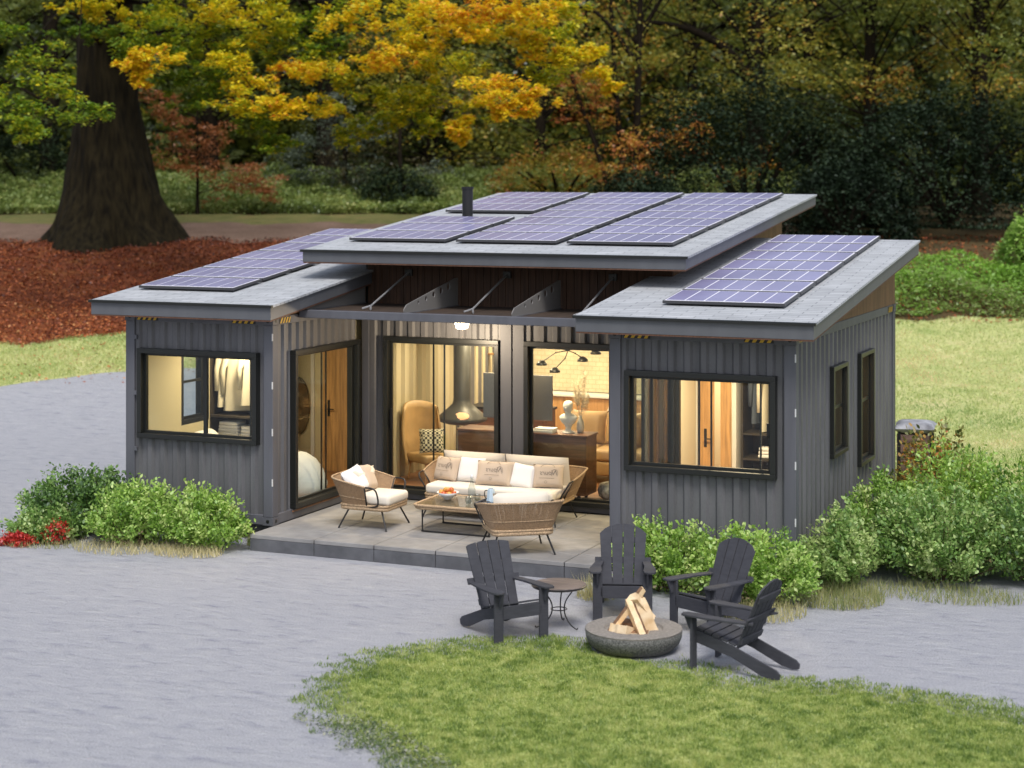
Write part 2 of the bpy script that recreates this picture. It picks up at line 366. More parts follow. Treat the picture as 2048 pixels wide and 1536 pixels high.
def liner(fr, a0, a1, z0, z1, holes, m, off=-.13, name='interior_wall', parent=None):
    A = sorted({a0, a1} | {h[0] for h in holes} | {h[1] for h in holes}); Z = sorted({z0, z1} | {h[2] for h in holes} | {h[3] for h in holes})
    mb = MB()
    for x0, x1 in zip(A, A[1:]):
        for y0, y1 in zip(Z, Z[1:]):
            mx, my = (x0+x1)/2, (y0+y1)/2
            if any(h[0] < mx < h[1] and h[2] < my < h[3] for h in holes): continue
            mb.fbox(fr, x0, x1, y0, y1, off-.02, off)
    return mb.build(name, m, parent or house)
def casting(mb, x, y, z, sx, sy): mb.box(x-.09, y-.09, z-.06, x+.09, y+.09, z+.06)
def frame_of(x0, y0, x1, y1, faces):
    """posts, rails and corner castings of one container"""
    p = .075
    for (cx, cy) in ((x0+p, y0+p), (x1-p, y0+p), (x1-p, y1-p), (x0+p, y1-p)):
        MB().box(cx-p, cy-p, .115, cx+p, cy+p, H-.115).build('corner_post', RAIL, house, bevel=.008)
        for z in (.058, H-.058):
            mb = MB().box(cx-.083, cy-.083, z-.056, cx+.083, cy+.083, z+.056)
            for sx, sy in ((0,-1),(1,0),(-1,0),(0,1)):
                Mx = Matrix.Translation((cx+sx*.084, cy+sy*.084, z)) @ Vector((sx, sy, 0)).to_track_quat('Z', 'Y').to_matrix().to_4x4()
                mb.lathe([(.0, 0), (.026, 0), (.026, .002), (0, .002)], 12, mi=1, M=Mx)
            mb.build('corner_casting', [RAIL, BLACK], house)
    def rail(fr, ln):
        MB().fbox(fr, .16, ln-.16, .004, .14, -.12, -.012).build('bottom_rail', RAIL, house, bevel=.006)
        MB().fbox(fr, .16, ln-.16, H-.12, H-.004, -.12, -.01).build('top_rail', RAIL, house, bevel=.006)
    for f in faces: rail(*f)
fL = ((0, 0), (1, 0), (0, -1)); fLs = ((W, 0), (0, 1), (1, 0)); fLo = ((0, 0), (0, 1), (-1, 0))
fR = ((X3, 0), (1, 0), (0, -1)); fRs = ((X3, 0), (0, 1), (-1, 0)); fRo = ((X4, 0), (0, 1), (1, 0))
fM = ((W, D), (1, 0), (0, -1)); ML = X3-W
frame_of(0, 0, W, L, [(fL, W), (fLs, D), (fLo, L)]); frame_of(X3, 0, X4, L, [(fR, W), (fRs, D), (fRo, L)])
MB().fbox(fM, .0, ML, .004, .14, -.12, -.012).build('bottom_rail', RAIL, house, bevel=.006)
MB().fbox(fM, .0, ML, H-.12, H-.004, -.12, -.01).build('top_rail', RAIL, house, bevel=.006)
for a0, a1 in ((.0, .12), (2.30, 2.48), (2.50, 2.68), (ML-.12, ML)): MB().fbox(fM, a0, a1, .144, H-.124, -.12, -.006 if a0 < 1 or a0 > 4 else .004).build('corner_post', RAIL, house, bevel=.006)
wl = (.22, 2.20, 1.11, 2.395); wr = (.21, 2.19, 1.11, 2.39); sdr = (.555, 2.50, .15, 2.39)
d1 = (.395, 2.29, .09, 2.445); d2 = (2.69, 4.585, .09, 2.445)
sw1 = (1.9, 2.75, 1.11, 2.33); sw2 = (3.55, 4.45, .76, 2.36); lw = (1.2, 1.96, 1.12, 2.25); lrw=(4.4,5.2,1.0,2.2)
Z0, Z1 = .14, H-.12
corr(fL, W, Z0, Z1, [wl]); corr(fLs, D, Z0, Z1, [sdr], margin=.13); corr(fLo, L, Z0, Z1, [lw])
corr(fR, W, Z0, Z1, [wr]); corr(fRs, D, Z0, Z1, [sdr], margin=.13); corr(fRo, L, Z0, Z1, [sw1, sw2], period=.24)
corr(((W, D), (1, 0), (0, -1)), 2.42, Z0, Z1, [d1]); corr(((W+2.56, D), (1, 0), (0, -1)), ML-2.56, Z0, Z1, [(d2[0]-2.56, d2[1]-2.56, .09, 2.445)])
# back walls
MB().box(0, L-.05, 0, W, L-.03, H).box(X3, L-.05, 0, X4, L-.03, H).box(W+.01, D+L-.05, 0, X3-.01, D+L, 3.2).box(W+.01, L, 0, W+.03, D+L-.05, 3.2).box(X3-.03, L, 0, X3-.01, D+L-.05, 3.2).build('back_wall', STEEL, house)
# interior linings
liner(fL, .1, W-.1, .1, 2.76, [wl], INW); liner(fLs, .1, L-.1, .1, 2.76, [sdr], INW); liner(fLo, .15, 3.95, .1, 2.76, [lw], INW)
liner(fR, .1, W-.1, .1, 2.76, [wr], INW2); liner(fRs, .1, L-.1, .1, 2.76, [sdr], INW2); liner(fRo, .15, L-.1, .1, 2.76, [sw1, sw2], INW2)
liner(fM, .05, ML-.05, .1, 2.9, [d1, d2], INW2)
LIN = corr(((W+.05, D+.15), (0, 1), (1, 0)), 5.2, .1, 2.9, [], name='striped_wall_cladding', period=.3, dep=.05, inset=0, margin=0); LIN.data.materials[0] = mat('cladding_cream', (.5, .44, .3), .7)
mb = MB().box(.1, .1, .06, W-.1, L-.1, .1).box(X3+.1, .1, .06, X4-.1, L-.1, .1).box(W+.02, D+.1, .06, X3-.02, D+L-.1, .1).box(W-.13, sdr[0], .1, W-.0, sdr[1], .12).box(X3, sdr[0], .1, X3+.13, sdr[1], .12)
mb.build('floor', FLOORW, house)
mb = MB().box(.1, .1, 2.76, W-.1, L-.1, 2.8).box(X3+.1, .1, 2.76, X4-.1, L-.1, 2.8).box(W+.02, D+.1, 2.9, X3-.02, D+L-.1, 2.94)
mb.build('ceiling', INW2, house)
MB().box(.13, 4.0, .1, 1.02, 4.06, 2.76).box(1.02, 4.0, 2.2, W-.13, 4.06, 2.76).box(1.9, 4.0, .1, W-.13, 4.06, 2.2).build('partition_wall', INW, house)
MB().box(X3+.13, 3.2, .1, X3+.2, 3.26, 2.76).box(8.1, 3.2, .1, 8.16, 3.26, 2.76).box(X3+.2, 3.2, 2.25, 8.1, 3.26, 2.76).box(8.1,3.26,.1,8.16,3.9,2.76).box(8.16,3.84,.1,X4-.13,3.9,2.76).build('partition_wall', WHITE, house)
MB().box(X3+.13, 5.2, .1, X4-.13, 5.26, 2.76).build('partition_wall', DOORW, house)
def bars(fr, a0, a1, z0, z1, w, o0, o1, mb, mi=0):
    mb.fbox(fr, a0, a1, z1-w, z1, o0, o1, mi); mb.fbox(fr, a0, a1, z0, z0+w, o0, o1, mi)
    mb.fbox(fr, a0, a0+w, z0+w, z1-w, o0, o1, mi); mb.fbox(fr, a1-w, a1, z0+w, z1-w, o0, o1, mi); return mb
def window(fr, h, mull=(), thin=(), handle=None, name='window', fw=.07, lab=None, prot=.05, hbar=None, mid=-.06):
    a0, a1, z0, z1 = h
    root = bars(fr, a0, a1, z0, z1, fw, -.15, prot, MB()).build(name, BLACK, house, bevel=.006)
    if lab: root['label'] = lab
    mb = bars(fr, a0+fw+.002, a1-fw-.002, z0+fw+.002, z1-fw-.002, .035, mid-.02, mid+.02, MB())
    for a in mull: mb.fbox(fr, a-.028, a+.028, z0+fw+.037, z1-fw-.037, mid-.025, mid+.012)
    for a in thin: mb.fbox(fr, a-.011, a+.011, z0+fw+.037, z1-fw-.037, mid-.045, mid-.026)
    if hbar: mb.fbox(fr, a0+fw+.037, a1-fw-.037, hbar-.018, hbar+.018, mid-.018, mid+.018)
    mb.build('sash', BLACK, root)
    MB().fbox(fr, a0+fw+.03, a1-fw-.03, z0+fw+.03, z1-fw-.03, mid-.003, mid+.003).build('pane', GLASS, root)
    if handle:
        a, z, hh = handle; MB().fbox(fr, a-.022, a+.022, z-hh/2, z+hh/2, mid+.02, mid+.06).build('handle', DARK, root, bevel=.008)
    return root
window(fL, wl, mull=(1.31,), thin=(2.03,), lab='wide black window showing a pale bedroom and wardrobe')
window(fR, wr, mull=(), thin=(1.17, 1.33, 1.97), handle=(2.09, 1.72, .17), lab='wide black window showing wooden door and wardrobe')
window(fLo, lw, hbar=1.75); window(fRo, sw1, hbar=1.75, lab='smaller side window', prot=.03, fw=.06); window(fRo, sw2, hbar=1.65, lab='taller side window', prot=.03, fw=.06)
window(fLs, sdr, mull=(), thin=(1.55, 1.68), name='sliding_door', lab='sliding glass door beside the patio showing white bedding')
window(fRs, sdr, mull=(1.5,), name='sliding_door', lab='sliding glass door in the hidden side of the right wing')
window(fM, d1, mull=(), thin=(1.17, 1.35), handle=(.50, 1.2, .3), name='sliding_door', lab='sliding glass door showing hanging fireplace')
window(fM, d2, mull=(), thin=(3.98, 4.1), name='sliding_door', lab='sliding glass door showing chandelier and leather sofa')
# hazard stripes on the top rails, door hinges
def stripes(fr, a0, a1, z0, z1, o):
    mb = MB().fbox(fr, a0, a1, z0, z1, o, o+.004, 1); n = 4; p = (a1-a0)/n; O, d, nn = fr
    for i in range(n):
        b = a0+i*p; sl_ = (z1-z0)*.8
        xs = [b+p*.06, b+p*.56, min(a1, b+p*.56+sl_*.7), min(a1, b+p*.06+sl_*.7)]
        vs = [(O[0]+d[0]*a+nn[0]*(o+.007), O[1]+d[1]*a+nn[1]*(o+.007), z) for a, z in ((xs[0], z0+.004), (xs[1], z0+.004), (xs[2], z1-.004), (xs[3], z1-.004))]
        mb.add(vs, [(0,1,2,3)], 0)
    return mb.build('hazard_stripe', [YEL, BLK], house)
zs0, zs1 = H-.105, H-.02
for fr in (fL, fR): stripes(fr, .19, .55, zs0, zs1, -.008); stripes(fr, 1.78, 2.16, zs0, zs1, -.008)
stripes(fLs, .2, .5, zs0, zs1, -.008); stripes(fRo, .18, .5, zs0, zs1, -.008); stripes(fRo, 5.55, 5.85, zs0, zs1, -.008)
HW = mat('hinge_metal', (.6, .6, .6), .4)
for x in (W, X4):
    for z in (2.62, 1.95, 1.3, .6): MB().box(x-.012, -.008, z-.05, x+.004, .004, z+.05).build('hinge', HW, house)
for z in (2.55, 1.75, .95):
    MB().box(.18-.02, -.02, z-.03, .18+.02, .004, z+.03).build('hinge', RAIL, house)
# roofs
def roof(name, x0, x1, y0, y1, z0, z1, th, lab):
    k = (z1-z0)/(y1-y0); zz = lambda y: z0+(y-y0)*k
    def slab(xa, xb, ya, yb, t0, t1, mb, mi=0):
        vs = [(x, y, zz(y)+t) for t in (t0, t1) for x, y in ((xa,ya),(xb,ya),(xb,yb),(xa,yb))]
        return mb.add(vs, [(0,3,2,1),(4,5,6,7),(0,1,5,4),(1,2,6,5),(2,3,7,6),(3,0,4,7)], mi)
    r = slab(x0, x1, y0, y1, -.03, 0, MB()).build(name, SHINGLE, house); r['label'] = lab
    e = .035; mb = MB()
    slab(x0+.02, x1-.02, y0+.02, y0+.02+e, -th, -.032, mb); slab(x0+.02, x1-.02, y1-.02-e, y1-.02, -th, -.032, mb)
    slab(x0+.02, x0+.02+e, y0+.02+e, y1-.02-e, -th, -.032, mb); slab(x1-.02-e, x1-.02, y0+.02+e, y1-.02-e, -th, -.032, mb)
    mb.build('fascia', FASCIA, r)
    slab(x0+.0, x1-.0, y0-.0, y1, -.012, .004, MB()) 
    mb = MB(); slab(x0-.012, x1+.012, y0-.014, y0+.03, -.028, .006, mb); mb.build('drip_edge', BLACK, r)
    slab(x0+.026, x1-.026, y0+.026, y1-.026, -th-.022, -th-.002, MB()).build('soffit', WOODS, r)
    # thin dark joints in the soffit boards along the front edge
    return r, zz
def panel(r, zz, x0, x1, y0, y1, cells=6):
    mb = MB(); h = .05
    def q(xa, xb, ya, yb, t0, t1, mi):
        vs = [(x, y, zz(y)+t) for t in (t0, t1) for x, y in ((xa,ya),(xb,ya),(xb,yb),(xa,yb))]
        mb.add(vs, [(0,3,2,1),(4,5,6,7),(0,1,5,4),(1,2,6,5),(2,3,7,6),(3,0,4,7)], mi)
    h = .035; q(x0, x1, y0, y1, .03, .03+h, 2); q(x0+.02, x1-.02, y0+.02, y1-.02, .03+h, .034+h, 1)
    cw = (x1-x0-.06)/cells
    for i in range(cells): q(x0+.03+i*cw+.011, x0+.03+(i+1)*cw-.011, y0+.045, y1-.045, .034+h, .037+h, 0)
    q(x0+.1, x0+.14, y0+.1, y1-.1, .0, .03, 2); q(x1-.14, x1-.1, y0+.1, y1-.1, .0, .03, 2)
    return mb.build('solar_panel', [CELL, CELLLINE, PFRAME], r)
rl, zl = roof('shingle_roof', -.37, 2.63, -.36, 6.34, 3.085, 3.87, .2, 'low left shingle roof')
for i in range(7): panel(rl, zl, -.13, 1.49, .51+i*.833, .51+i*.833+.785)
rr, zr = roof('shingle_roof', 7.06, 10.18, -.36, 6.34, 3.085, 3.87, .2, 'low right shingle roof')
for i in range(7): panel(rr, zr, 7.96, 9.58, .50+i*.833, .50+i*.833+.785)
rm, zm = roof('shingle_roof', 1.96, 7.93, 1.62, 8.92, 3.765, 4.54, .175, 'raised middle shingle roof')
for i in range(3): panel(rm, zm, 2.30, 3.92, 2.49+i*.88, 2.49+i*.88+.83); panel(rm, zm, 2.30, 3.92, 5.90+i*.88, 5.90+i*.88+.83)
for i in range(7): panel(rm, zm, 4.08, 5.68, 2.49+i*.868, 2.49+i*.868+.815); panel(rm, zm, 5.84, 7.45, 2.49+i*.868, 2.49+i*.868+.815)
MB().lathe([(.088, 0), (.088, .5), (.1, .505), (.1, .54), (.085, .54), (.085, .46)], 28, c=(2.97, 5.33, 4.14)).build('chimney', DARK, rm, smooth=False)
# timber walls between containers and roofs
def wedge(x, ya, yb, zb, zf, t, name='timber_wall'):
    mb = MB(); vs = [(xx, y, z) for xx in (x-t, x) for y, z in ((ya, zb), (yb, zb), (yb, zf(yb)), (ya, zf(ya)))]
    mb.add(vs, [(0,1,2,3),(7,6,5,4),(0,4,5,1),(1,5,6,2),(2,6,7,3),(3,7,4,0)]); return mb.build(name, WOODW, house)
for x in (.06, W-.02): wedge(x, .03, 6.04, 2.902, lambda y: zl(y)-.222, .05)
for x in (X3+.07, X4-.005): wedge(x, .03, 6.04, 2.902, lambda y: zr(y)-.222, .05)
for x in (W+.10, X3-.02): wedge(x, D+.06, 8.6, 2.95, lambda y: zm(y)-.2, .05)
WOOD_SHADE = mat('recess_shade_wood', (.062, .03, .016), .75, var=.35, vscale=3, stretch=(9, 9, .5), bump=.1, bscale=20)  # siding wood darkened, the recess shade is put into its colour
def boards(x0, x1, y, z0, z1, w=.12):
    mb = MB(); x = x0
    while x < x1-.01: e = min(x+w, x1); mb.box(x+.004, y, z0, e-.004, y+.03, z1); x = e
    return mb.build('timber_wall', WOOD_SHADE, house)
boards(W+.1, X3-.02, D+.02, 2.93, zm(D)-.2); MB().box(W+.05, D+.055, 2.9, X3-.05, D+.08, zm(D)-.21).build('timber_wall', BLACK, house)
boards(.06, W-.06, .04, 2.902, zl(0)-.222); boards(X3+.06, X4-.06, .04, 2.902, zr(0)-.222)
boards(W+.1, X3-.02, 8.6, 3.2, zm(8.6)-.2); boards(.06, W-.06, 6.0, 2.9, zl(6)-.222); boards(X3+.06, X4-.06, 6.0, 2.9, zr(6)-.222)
# entrance canopy: thin slab, front beam, perforated brackets, tie rods
can = MB().box(W+.01, .80, 2.875, X3-.01, D-.01, 2.9).build('canopy', FASCIA, house)
MB().box(W+.01, .71, 2.845, X3-.01, .80, 2.958).build('beam', RAIL, can, bevel=.008)
MB().box(W+.11, .86, 2.9, X3-.1, D-.03, 2.935).build('decking', mat('canopy_boards', (.045, .028, .018), .8, var=.3, vscale=3, stretch=(8, .6, 8)), can)
def curve_mesh(splines, ext):
    cu = bpy.data.curves.new('tmp', 'CURVE'); cu.dimensions = '2D'; cu.fill_mode = 'BOTH'; cu.extrude = ext
    for pts in splines:
        sp = cu.splines.new('POLY'); sp.points.add(len(pts)-1); sp.use_cyclic_u = True
        for p_, q in zip(sp.points, pts): p_.co = (q[0], q[1], 0, 1)
    t = bpy.data.objects.new('tmp', cu); C.objects.link(t); dg = bpy.context.evaluated_depsgraph_get(); dg.update()
    me = bpy.data.meshes.new_from_object(t.evaluated_get(dg)); bpy.data.objects.remove(t); bpy.data.curves.remove(cu); return me
prof = [(0, 0), (1.78, 0), (1.78, .4), (1.70, .4), (.08, .11), (0, .05)]
holes = [[(x+r*math.cos(a*math.pi/6), .045+.165*x+r*math.sin(a*math.pi/6)) for a in range(12)] for x, r in ((.45, .026), (.7, .034), (.95, .042), (1.2, .05), (1.45, .056))]
bme = curve_mesh([prof]+holes, .006); bme.materials.append(mat('bracket_steel', (.21, .2, .19), .5))
for x in (W+.07, 4.06, 5.70, X3-.1):
    b = bpy.data.objects.new('bracket', bme); C.objects.link(b); b.parent = can; b.matrix_local = Matrix(((0,0,1,x),(1,0,0,.82),(0,1,0,2.95),(0,0,0,1)))
    MB().box(x-.03, .84, 2.935, x+.03, D-.03, 2.95).build('bracket', STEEL, can)
ROD = mat('rod_metal', (.35, .35, .36), .4, metal=.4)
for x in (3.25, 4.86, 6.51):
    MB().tube([(x, D-.02, 3.41), (x, 1.38, 2.99)], .014, 8).tube([(x, 1.38, 2.99), (x-.09, 1.28, 2.955)], .014, 6).tube([(x, 1.38, 2.99), (x+.09, 1.2, 2.955)], .014, 6).build('tie_rod', ROD, can)
    MB().box(x-.06, D-.035, 3.36, x+.06, D+.005, 3.46).build('rod_plate', BLACK, can, bevel=.004)
# ceiling lamp under the canopy
lamp = thing('ceiling_lamp', 'small lit square lamp hanging under the patio canopy', 'lamp', (4.32, 2.2, 2.875))
MB().box(-.05, -.05, -.13, .05, .05, -.03).build('lamp_neck', DARK, lamp)
MB().box(-.07, -.07, -.03, .07, .07, 0).build('lamp_base', DARK, lamp)
MB().prism([(-.08, -.08), (.08, -.08), (.08, .08), (-.08, .08)], .001, Matrix.Translation((0, 0, -.132))).build('lamp_plate', DARK, lamp)
vs = [(-.065,-.065,-.245),(.065,-.065,-.245),(.065,.065,-.245),(-.065,.065,-.245),(-.09,-.09,-.135),(.09,-.09,-.135),(.09,.09,-.135),(-.09,.09,-.135)]
MB().add(vs, [(0,3,2,1),(4,5,6,7),(0,1,5,4),(1,2,6,5),(2,3,7,6),(3,0,4,7)]).build('lamp_shade', emit('lamp_glow', (1, .86, .6), 3), lamp, bevel=.012)
def light(name, loc, e, size, col=(1, .77, .47), kind='AREA', parent=None):
    l = bpy.data.lights.new(name, kind); l.energy = e; l.color = col
    if kind == 'AREA': l.size = size
    else: l.shadow_soft_size = size
    o = bpy.data.objects.new(name, l); C.objects.link(o); o.location = loc
    if parent: o.parent = parent
    return o
light('lamp_light', (0, -.45, -.4), 85, .08, (1, .8, .55), 'POINT', lamp)
def room_lamp(x, y, z, e, r=.16):
    t = thing('room_lamp', 'x', 'lamp', (x, y, z))
    MB().lathe([(r, 0), (r, -.04), (r*.95, -.05)], 24).build('lamp_rim', DARK, t)
    MB().lathe([(r*.9, -.05), (r*.88, -.065), (.01, -.07)], 24).build('diffuser', emit('room_glow', (1, .8, .5), 5), t)
    light('room_light', (0, 0, -.1), e, r*2, parent=t); return t
tag(room_lamp(1.1, 1.7, 2.76, 46), 'round ceiling lamp lighting the left bedroom behind its window')
tag(room_lamp(1.4, 5.0, 2.76, 40), 'round ceiling lamp in the space behind the left bedroom partition')
tag(room_lamp(8.6, 1.7, 2.76, 92), 'round ceiling lamp lighting the right wing room behind its window')
tag(room_lamp(8.6, 4.6, 2.76, 60), 'round ceiling lamp in the passage behind the right wing room')
tag(room_lamp(3.7, 4.6, 2.9, 60), 'round ceiling lamp over the wing chair and fireplace')
tag(room_lamp(3.6, 7.2, 2.9, 80), 'round ceiling lamp over the kitchen wall')
tag(room_lamp(5.9, 6.0, 2.9, 60), 'round ceiling lamp behind the black chandelier')
tag(room_lamp(5.3, 2.98, 2.88, 60), 'added round ceiling lamp near the glass door, brightening the bust')  # extra lamp, added to light the bust and pampas from the front
# patio slab
mb = MB(); xs = [2.425, 3.42, 4.32, 5.22, 6.12, 7.02, 7.405]; ys = [-.585, -.05, .80, 1.65, D-.004]
for x0, x1 in zip(xs, xs[1:]):
    for y0, y1 in zip(ys, ys[1:]): mb.box(x0+.007, y0+(.007 if y0 > -.5 else 0), -.06, x1-.007, y1-.007, -.004)
top = mb.build('patio_slabs', DECKC, None, bevel=.006, seg=1); top['kind'] = 'structure'
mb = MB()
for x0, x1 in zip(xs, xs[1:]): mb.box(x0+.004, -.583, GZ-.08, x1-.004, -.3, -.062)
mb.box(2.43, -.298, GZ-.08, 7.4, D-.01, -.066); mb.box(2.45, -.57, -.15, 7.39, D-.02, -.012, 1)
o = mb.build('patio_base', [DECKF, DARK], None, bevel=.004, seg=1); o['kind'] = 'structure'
for x0, x1 in ((0, W), (X3, X4)):       # plinth blocks under the wings
    for x in (x0+.3, x1-.3):
        for y in (.35, 3, 5.7): MB().box(x-.18, y-.18, GZ-.1, x+.18, y+.18, -.002).build('foundation_block', DECKF, house, bevel=.01)
MB().box(.2, .2, GZ-.08, W-.2, L-.2, -.02).box(X3+.2, .2, GZ-.08, X4-.2, L-.2, -.02).box(W+.2, D+.3, GZ-.08, X3-.2, D+L-.2, .0).build('foundation_block', DARK, house)

# ------------------------------------------------ inside the rooms
def Tm(x, y, z, rz=0, rx=0, ry=0): return Matrix.Translation((x, y, z)) @ Euler((rx, ry, rz)).to_matrix().to_4x4()
def indoor_door(x0, x1, y, z1, glass=False, lab=None):
    mb = MB().box(x0, y-.045, .1, x1, y-.008, z1)
    for a, b in ((.3, .9), (1.05, z1-.22)): mb.box(x0+.12, y-.05, a, x1-.12, y-.046, b)
    d = mb.build('interior_door', DOORW, house, bevel=.004)
    if lab: d['label'] = lab
    hx = x0+.08
    MB().box(hx-.02, y-.056, .98, hx+.02, y-.046, 1.24).tube([(hx, y-.05, 1.1), (hx, y-.1, 1.1), (hx+.11, y-.1, 1.1)], .009, 6).build('handle', BLACK, d)
    return d
indoor_door(1.06, 1.86, 4.0, 2.18, lab='honey coloured wooden door in the left wing')
mb = MB().box(1.022, 3.96, .1, 1.055, 3.998, 2.2); mb.box(1.865, 3.96, .1, 1.898, 3.998, 2.2).box(1.022, 3.96, 2.2, 1.898, 3.998, 2.25).build('door_frame', DOORW, house)
MB().box(.80, 3.962, .1, .86, 3.996, 2.76).build('door_frame', WHITE, house)
indoor_door(7.64, 7.84, 3.2, 2.2, lab='narrow wooden door leaf in the right wing'); 
MB().box(7.94, 3.155, .1, 8.09, 3.195, 2.25).box(7.61, 3.16, .1, 7.636, 3.195, 2.25).build('door_frame', DOORW, house)
def hung(t, x, y, z, w, h, m, name='shirt', rz=0, sleeve=True):
    """a garment hanging from a rail, seen almost edge-on"""
    M = Tm(x, y, z, rz); n = 14; vs = []; fs = []
    rows = [(0, .16), (.05, .42), (.12, .5), (.3, .46), (.55, .48), (.8, .5), (1, .52)]
    for t_, ww in rows:
        for k in range(n):
            a = 2*math.pi*k/n; vs.append(M @ Vector((math.cos(a)*w*ww*(1+.08*math.sin(3*a+t_*5)), math.sin(a)*.035*(1+.5*math.sin(a*3+t_*3)), -t_*h)))
    for i in range(len(rows)-1):
        for k in range(n): fs.append((i*n+k, i*n+(k+1) % n, (i+1)*n+(k+1) % n, (i+1)*n+k))
    fs.append(tuple(range(n))); mb = MB().add(vs, fs)
    if sleeve:
        for s in (-1, 1): mb.tube([M @ Vector((s*w*.42, 0, -.09)), M @ Vector((s*w*.58, .01, -h*.35)), M @ Vector((s*w*.56, .02, -h*.72))], [.05, .042, .032], 8)
    o = mb.build('garment', m, t, smooth=True)
    MB().tube([M @ Vector((-w*.4, 0, -.08)), M @ Vector((0, 0, 0)), M @ Vector((w*.4, 0, -.08))], .006, 6).tube([M @ Vector((0, 0, 0)), M @ Vector((0, 0, .05)), M @ Vector((.03, 0, .08))], .003, 6).build('hanger', DARK, t); return o
def wardrobe(name, lab, x0, x1, y0, y1, dark, open_dir):
    t = thing(name, lab, 'wardrobe', ((x0+x1)/2, (y0+y1)/2, .1)); cx, cy = (x0+x1)/2, (y0+y1)/2
    def B(mb, a, b, c, d, e, f): mb.box(a-cx, b-cy, c-.1, d-cx, e-cy, f-.1); return mb
    if open_dir == 'x':
        B(MB(), x0, y0, .1, x0+.02, y1, 2.6).build('back_panel', dark, t)
        B(B(MB(), x0+.02, y0, .1, x1, y0+.03, 2.6), x0+.02, y1-.03, .1, x1, y1, 2.6).build('side_panel', dark, t)
        for z in (.5, .88, 1.12, 2.45): B(MB(), x0+.021, y0+.031, z, x1, y1-.031, z+.028).build('shelf', dark, t)
        MB().tube([((x0+x1)/2+.05-cx, y0+.031-cy, 2.2), ((x0+x1)/2+.05-cx, y1-.031-cy, 2.2)], .013, 8).build('clothes_rail', DARK, t)
    else:
        B(MB(), x0, y1-.02, .1, x1, y1, 2.6).build('back_panel', dark, t)
        B(B(MB(), x0, y0, .1, x0+.03, y1-.02, 2.6), x1-.03, y0, .1, x1, y1-.02, 2.6).build('side_panel', dark, t)
        for z in (.5, .80, 1.16, 2.45): B(MB(), x0+.031, y0, z, x1-.031, y1-.021, z+.028).build('shelf', dark, t)
        MB().tube([(x0+.031-cx, 0, 2.2), (x1-.031-cx, 0, 2.2)], .013, 8).build('clothes_rail', DARK, t)
    return t
WD = mat('wardrobe_dark', (.035, .028, .02), .6, var=.2, vscale=5)
wardrobe('wardrobe', 'open dark wardrobe with hanging white shirts in the left bedroom window', .13, .98, 1.98, 2.5, WD, 'y')
wardrobe('wardrobe', 'open dark wardrobe with mixed clothes in the right wing window', 8.2, 9.70, 3.3, 3.83, WD, 'y')
def garment(lab, x, y, z, w, h, m, rz):
    t = thing('hanging_shirt', lab, 'clothing', (x, y, z)); hung(t, 0, 0, 0, w, h, m, rz=rz); return t
garment('long white shirt hanging nearest the mullion in the left window', .32, 2.2, 2.2, .3, .9, CLOTH, R(60))
garment('loose white blouse hanging in the middle of the left wardrobe', .56, 2.2, 2.2, .46, .95, CLOTH, R(30))
garment('white shirt hanging at the far right of the left wardrobe', .82, 2.2, 2.2, .42, .85, CLOTH, R(50))
for i, (x, m, l, w, h) in enumerate(((8.36, CLOTHB, 'dark blue trousers hanging leftmost in the right wardrobe', .2, .9), (8.52, CLOTH, 'white shirt hanging beside the blue trousers', .34, 1.0), (8.70, CLOTHD, 'dark brown jacket hanging between two white shirts', .36, .78), (8.92, CLOTH, 'white shirt hanging right of the dark jacket', .4, .95), (9.2, CLOTH, 'cream shirt hanging rightmost in the right wardrobe', .4, .85))):
    garment(l, x, 3.55, 2.2, w, h, m, R(65+8*i))
def towels(lab, x, y, z, n, rz=0, w=.38):
    t = thing('folded_towels', lab, 'towels', (x, y, z), rz)
    for i in range(n): MB().box(-w/2+.008*i, -.14, .052*i, w/2-.006*i, .14, .05+.052*i).build('towel', CUSHW, t, bevel=.018, seg=3, smooth=True)
towels('stack of folded white towels on a shelf of the left wardrobe', .42, 2.2, .829, 5); towels('stack of folded white towels beside another on the left wardrobe shelf', .78, 2.2, .829, 4, 0, .3)
towels('stack of folded white towels low in the right wardrobe', 8.62, 3.5, .829, 3)
# beds
def bed(lab, x0, x1, y0, y1, headside):
    t = thing('bed', lab, 'bed', ((x0+x1)/2, (y0+y1)/2, .1)); w, d = (x1-x0)/2, (y1-y0)/2
    MB().box(-w, -d, .06, w, d, .3).build('bed_frame', DOORW, t, bevel=.01)
    n = 14; vs = []; fs = []
    for j in range(n+1):
        for i in range(n+1):
            x = (i/n*2-1); y = (j/n*2-1); e = max(abs(x), abs(y)); z = .48*(1-max(0, e-.8)**2*9)+.05*math.sin(x*5+y*3)*math.cos(y*4) + .1*math.exp(-((x-.4)**2+(y-.3)**2)*6)
            vs.append((x*(w+.03), y*(d+.03), z))
    for j in range(n):
        for i in range(n): a = j*(n+1)+i; fs.append((a, a+1, a+n+2, a+n+1))
    MB().add(vs, fs).build('duvet', CUSHW, t, smooth=True)
    for y in (-.35*d, .5*d): MB().pillow(.6, .42, .18, Tm(headside*(w-.25), y, .78, R(90), R(35))).build('bed_pillow', CUSHW, t, smooth=True)
bed('white double bed seen through the left wing windows', .2, 1.3, .25, 1.9, -1)
bw = thing('beanbag', 'large rounded white beanbag behind the left sliding door', 'beanbag', (1.80, 1.75, .105))
MB().lathe([(.01, .66), (.16, .63), (.3, .54), (.41, .38), (.47, .2), (.45, .06), (.38, 0), (.01, 0)], 28).build('beanbag_body', CUSHW, bw, smooth=True)
MB().tube([(0, 0, .655), (.03, 0, .68), (.06, 0, .65)], .008, 6).build('carry_loop', CUSHT, bw)
